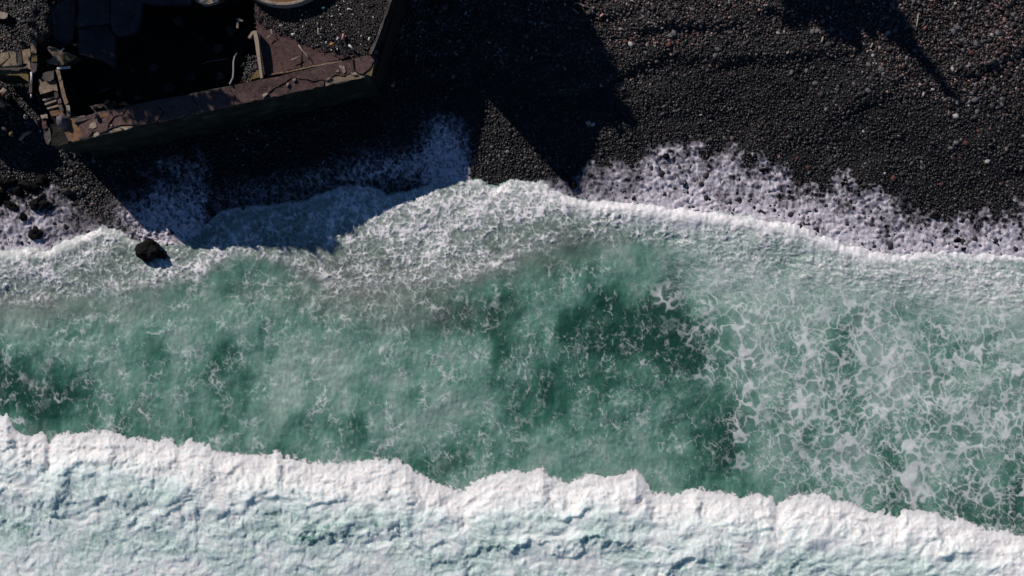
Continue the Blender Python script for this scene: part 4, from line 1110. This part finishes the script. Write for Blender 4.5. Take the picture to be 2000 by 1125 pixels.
# driftwood and litter
def stick(pts, r_, mat, label, name='driftwood_stick', z=None, cat='driftwood', group=None):
    P = []
    for x, y in pts:
        if z is None:
            p = ground(x, y); p.z += 0.09
        else: p = Vector(w(x, y, z))
        P.append(p)
    return tag(tube(name, P, r_, mat, seg=6), label, cat, group)
stick([(1121, 11), (1124, 6), (1153, 17)], .022, WOODP, 'long hooked stick on shaded gravel at the top')
stick([(1120, 20), (1130, 27)], .02, WOODP, 'short stick under the long hooked one')
stick([(1231, 1), (1239, 5)], .025, WOODP, 'pale stub of wood at the very top of the gravel')
stick([(1787, 60), (1790, 45), (1792, 28)], .022, WOODP, 'thin straight stick inside the long tree shadow')
stick([(1699, 94), (1703, 86)], .03, WOODP, 'short yellow stick left of the long tree shadow')
stick([(1604, 84), (1606, 73)], .035, WOOD, 'brown splinter between grey stones at the top right')
stick([(33, 40), (44, 41), (56, 42)], .022, WOODP, 'pale stick on the gravel in the top left corner')
stick([(89, 47), (88, 59)], .014, WOODP, 'thin upright twig on the top left gravel')
stick([(88, 68), (99, 60)], .03, WOOD, 'grey branch beside the nearly black slab')
stick([(120, 100), (125, 94)], .03, WHITE, 'white chip on top of the forked slab', cat='chip', z=3.05)
stick([(41, 274), (50, 263), (62, 257)], .07, WOOD, 'tan plank on dark ground at the left below the ruin')
ZT = WT + .12
stick([(583, 88), (590, 98), (598, 106), (604, 117)], .02, WOODP, 'long thin stick lying on the bare terrace floor', z=ZT)
stick([(568, 117), (577, 114), (584, 110)], .018, WOODP, 'short crooked stick on the bare terrace floor', z=ZT)
stick([(521, 75), (529, 68)], .016, WOODP, 'left twig of the crossed pair on the terrace', z=ZT)
stick([(529, 57), (531, 66), (535, 67)], .016, WOODP, 'right twig of the crossed pair on the terrace', z=ZT)
Z2 = WT + .2
stick([(621, 55), (621, 67), (629, 66)], .022, WOODP, 'bent yellow twig standing out on the terrace gravel', z=Z2)
stick([(669, 78), (671, 66)], .045, PINK, 'pink strip of plastic on the terrace gravel', name='plastic_strip', z=Z2, cat='litter')
stick([(644, 88), (648, 86), (652, 85)], .05, ORANGE, 'orange scrap of plastic on the terrace gravel', name='plastic_scrap', z=Z2, cat='litter')
stick([(629, 16), (632, 15), (634, 17)], .06, TEAL, 'teal scrap of plastic near the round tank', name='plastic_scrap', z=Z2, cat='litter')
stick([(569, 68), (576, 66)], .04, WHITE, 'largest white chip near the left edge of the terrace gravel', name='white_chip', z=Z2, cat='chip')
stick([(545, 50), (553, 50)], .03, WOODP, 'pale chip nearest the shadow of the round tank', name='white_chip', z=Z2, cat='chip')
stick([(681, 88), (685, 91), (689, 95)], .04, WHITE, 'white torn scrap near the lower edge of the terrace gravel', name='white_scrap', z=Z2, cat='litter')
stick([(720, 79), (722, 73)], .035, WHITE, 'white torn scrap beside the parapet wall', name='white_scrap', z=Z2, cat='litter')
stick([(679, 16), (684, 18), (689, 20)], .018, WHITE, 'curled white ribbon on the upper terrace gravel', name='white_ribbon', z=Z2, cat='litter')
stick([(658, 78), (661, 73)], .035, WHITE, 'small white scrap left of the pink strip', name='white_scrap', z=Z2, cat='litter')
for i in range(46):
    x = random.uniform(560, 735); y = random.uniform(0, 100)
    if y > np.interp(x, GC[:, 0], GC[:, 1]) - 4 or x > np.interp(y, [0, 15, 60, 104], [758, 752, 735, 715]): continue
    a = random.uniform(0, 3.14); l_ = random.uniform(1.5, 5)
    stick([(x, y), (x + l_ * math.cos(a), y + l_ * math.sin(a))], random.uniform(.012, .024), WOODP if i % 3 else WHITE,
          'tiny pale splinter scattered on the terrace gravel', name='wood_splinter', z=Z2, group='splinters on the terrace gravel')

# left-hand gravel, rubble and shade casters just outside the picture
gravel_patch('left_gravel', (68, 42, 24, 30), 2600, 1.75, 'dark gravel mound in the top left corner')
hl_ = chunk('gravel_mound', [(10, -30), (120, -30), (118, 40), (130, 92), (100, 96), (60, 90), (30, 78)], 1.72, 0.8, MG, cell=.3, rough=.05)
tag(hl_, 'dark earth mound under the gravel in the top left corner', 'mound')
rl = [(10, 178, 8), (5, 188, 6), (15, 190, 5), (3, 200, 9), (14, 202, 6), (20, 185, 4), (50, 228, 4), (22, 262, 5), (9, 252, 5), (148, 88, 4), (81, 79, 7), (75, 74, 5), (93, 120, 4), (95, 130, 6), (100, 127, 5)]
for i, (x, y, r_) in enumerate(rl):
    mt = (C_PLASTER, C_ORANGE, C_GREY)[i % 3]
    lb = ('pale', 'rusty', 'grey')[i % 3] + ' rubble piece ' + ('of the lit heap at the left photo edge' if 170 < y < 215 and x < 30 else 'on dark ground under the lit heap' if y > 215 else 'between the wall stump and the forked slab')
    rock(lb, x, y, r_, r_ * .7, .12, mt, 60 + i, 'rubble_piece', z=1.6 if y > 150 else 2.3, ang=i * 40, cat='rubble', group=lb, sub=2)

# ------------------------------------------------------------------ things just outside the frame that cast the shade
def caster_xy(px, py, z, zc):
    p = w(px, py, z); t = (zc - z) / TAN
    return (p[0] - HX * t, p[1] - HY * t)

bb = empty('ruined_building', (-6.5, 16.5, 1.0)); tag(bb, 'tall ruined concrete building standing behind the terrace', 'building')
def prism_world(name, poly, z0, z1, mat, par, jz=0.0):
    bm = bmesh.new()
    a = sum(poly[i][0] * poly[(i + 1) % len(poly)][1] - poly[(i + 1) % len(poly)][0] * poly[i][1] for i in range(len(poly)))
    if a < 0: poly = poly[::-1]
    t = [bm.verts.new((x, y, z1 + jz * math.sin(i * 2.3))) for i, (x, y) in enumerate(poly)]
    b = [bm.verts.new((x, y, z0)) for x, y in poly]
    bm.faces.new(t); bm.faces.new(b[::-1])
    for i in range(len(poly)): bm.faces.new((t[i], b[i], b[(i + 1) % len(poly)], t[(i + 1) % len(poly)]))
    me = bpy.data.meshes.new(name); bm.to_mesh(me); bm.free()
    return pchild(link(name, me, mat), par)
foot = [(-6.3, 13.2), (-5.4, 14.8), (-4.5, 16.6), (-4.55, 18.1), (-5.5, 19.8), (-9.5, 21.0), (-9.0, 17.5)]
prism_world('wall', foot, 0.6, 8.25, C_GREY, bb, .15)
prism_world('roof', [(x * 1.0 + (x + 7) * .02, y + (y - 17) * .02) for x, y in foot], 8.42, 8.55, C_SLAB, bb)

def leaf_crown(name, center, rad, n, size, mat, par, cone=False, seed=1):
    r2 = np.random.default_rng(seed)
    vs = []; fs = []
    # clumps
    nc = max(6, n // 40)
    cl = []
    while len(cl) < nc:
        p = r2.uniform(-1, 1, 3)
        if np.dot(p, p) <= 1: cl.append(p)
    for i in range(n):
        c_ = cl[i % nc] + r2.normal(0, .17, 3)
        if cone:
            h = (c_[2] + 1) / 2; c_ = np.array([c_[0] * (1.05 - h), c_[1] * (1.05 - h), c_[2]])
        p = np.array(center) + c_ * np.array(rad)
        a = r2.normal(0, 1, 3); a /= np.linalg.norm(a)
        b = np.cross(a, r2.normal(0, 1, 3)); b /= np.linalg.norm(b)
        s_ = size * r2.uniform(.6, 1.3)
        k = len(vs)
        vs += [tuple(p - a * s_), tuple(p + b * s_ * .45), tuple(p + a * s_), tuple(p - b * s_ * .45)]
        fs.append((k, k + 1, k + 2, k + 3))
    me = bpy.data.meshes.new(name); me.from_pydata(vs, [], fs); me.update()
    return pchild(link(name, me, mat), par)

def tree(label, base, top, crowns, seed, cone=False):
    g = empty('tree', base); tag(g, label, 'tree')
    b = Vector(base); t = Vector(top)
    mid = (b + t) / 2 + Vector((.25, .1, 0))
    pchild(tube('trunk', [b, mid, t], [.28, .2, .08], BARK), g)
    for i, (c, r_, n, s_) in enumerate(crowns):
        pchild(tube('limb', [mid, (mid + Vector(c)) / 2 + Vector((0, 0, .3)), Vector(c)], [.1, .07, .03], BARK), g)
        leaf_crown('crown', c, r_, n, s_, LEAF, g, cone, seed + i)
    return g
tree('broad leafy tree standing beyond the collapsed slabs, shading the pit', (-22, 17.2, 1.2), (-21.4, 16.6, 9), [((-20.2, 15.1, 9.2), (2.6, 2.1, .9), 1500, .22), ((-21.4, 18.5, 9.2), (3.3, 2.0, 1.2), 4200, .26),
     ((-17.5, 12.4, 9.0), (1.9, .55, .6), 1250, .19), ((-24.2, 16.9, 9.0), (1.3, .7, .6), 700, .2)], 5)
tree('bushy tree behind the pit and the pale curved slab', (-16.5, 22, 1.2), (-17.5, 21, 9), [((-17.0, 19.4, 9.0), (2.6, 1.9, 1.1), 3200, .26), ((-18.6, 17.4, 8.6), (1.9, 1.4, .8), 1300, .24)], 15)
tip = caster_xy(1890, 212, 0.9, 13.0)
tree('tall slender conifer at the back of the beach casting the long shadow', (tip[0], tip[1], 1.6), (tip[0], tip[1], 12.6), [((tip[0], tip[1], 8.0), (2.3, 2.3, 3.3), 5200, .26), ((6.0, 17.3, 7.0), (2.0, 1.2, .8), 1500, .24), ((7.8, 16.4, 6.0), (1.0, 1.0, .7), 420, .24)], 25, cone=True)
tree('small leafy tree growing against the ruined building', (-3.4, 16.4, 1.2), (-3.5, 16.0, 7.2), [((-3.6, 15.9, 7.3), (.9, 1.3, .8), 700, .2)], 35)
oc = single('shade_block', 'unseen block added left of the broken slab to cast shade', 'wall', [(-130, 160), (-30, 158), (-20, 196), (-60, 215), (-130, 205)], 2.3, 0.6, C_GREY, cell=.5)  # unseen block, added to shade the ground at the left
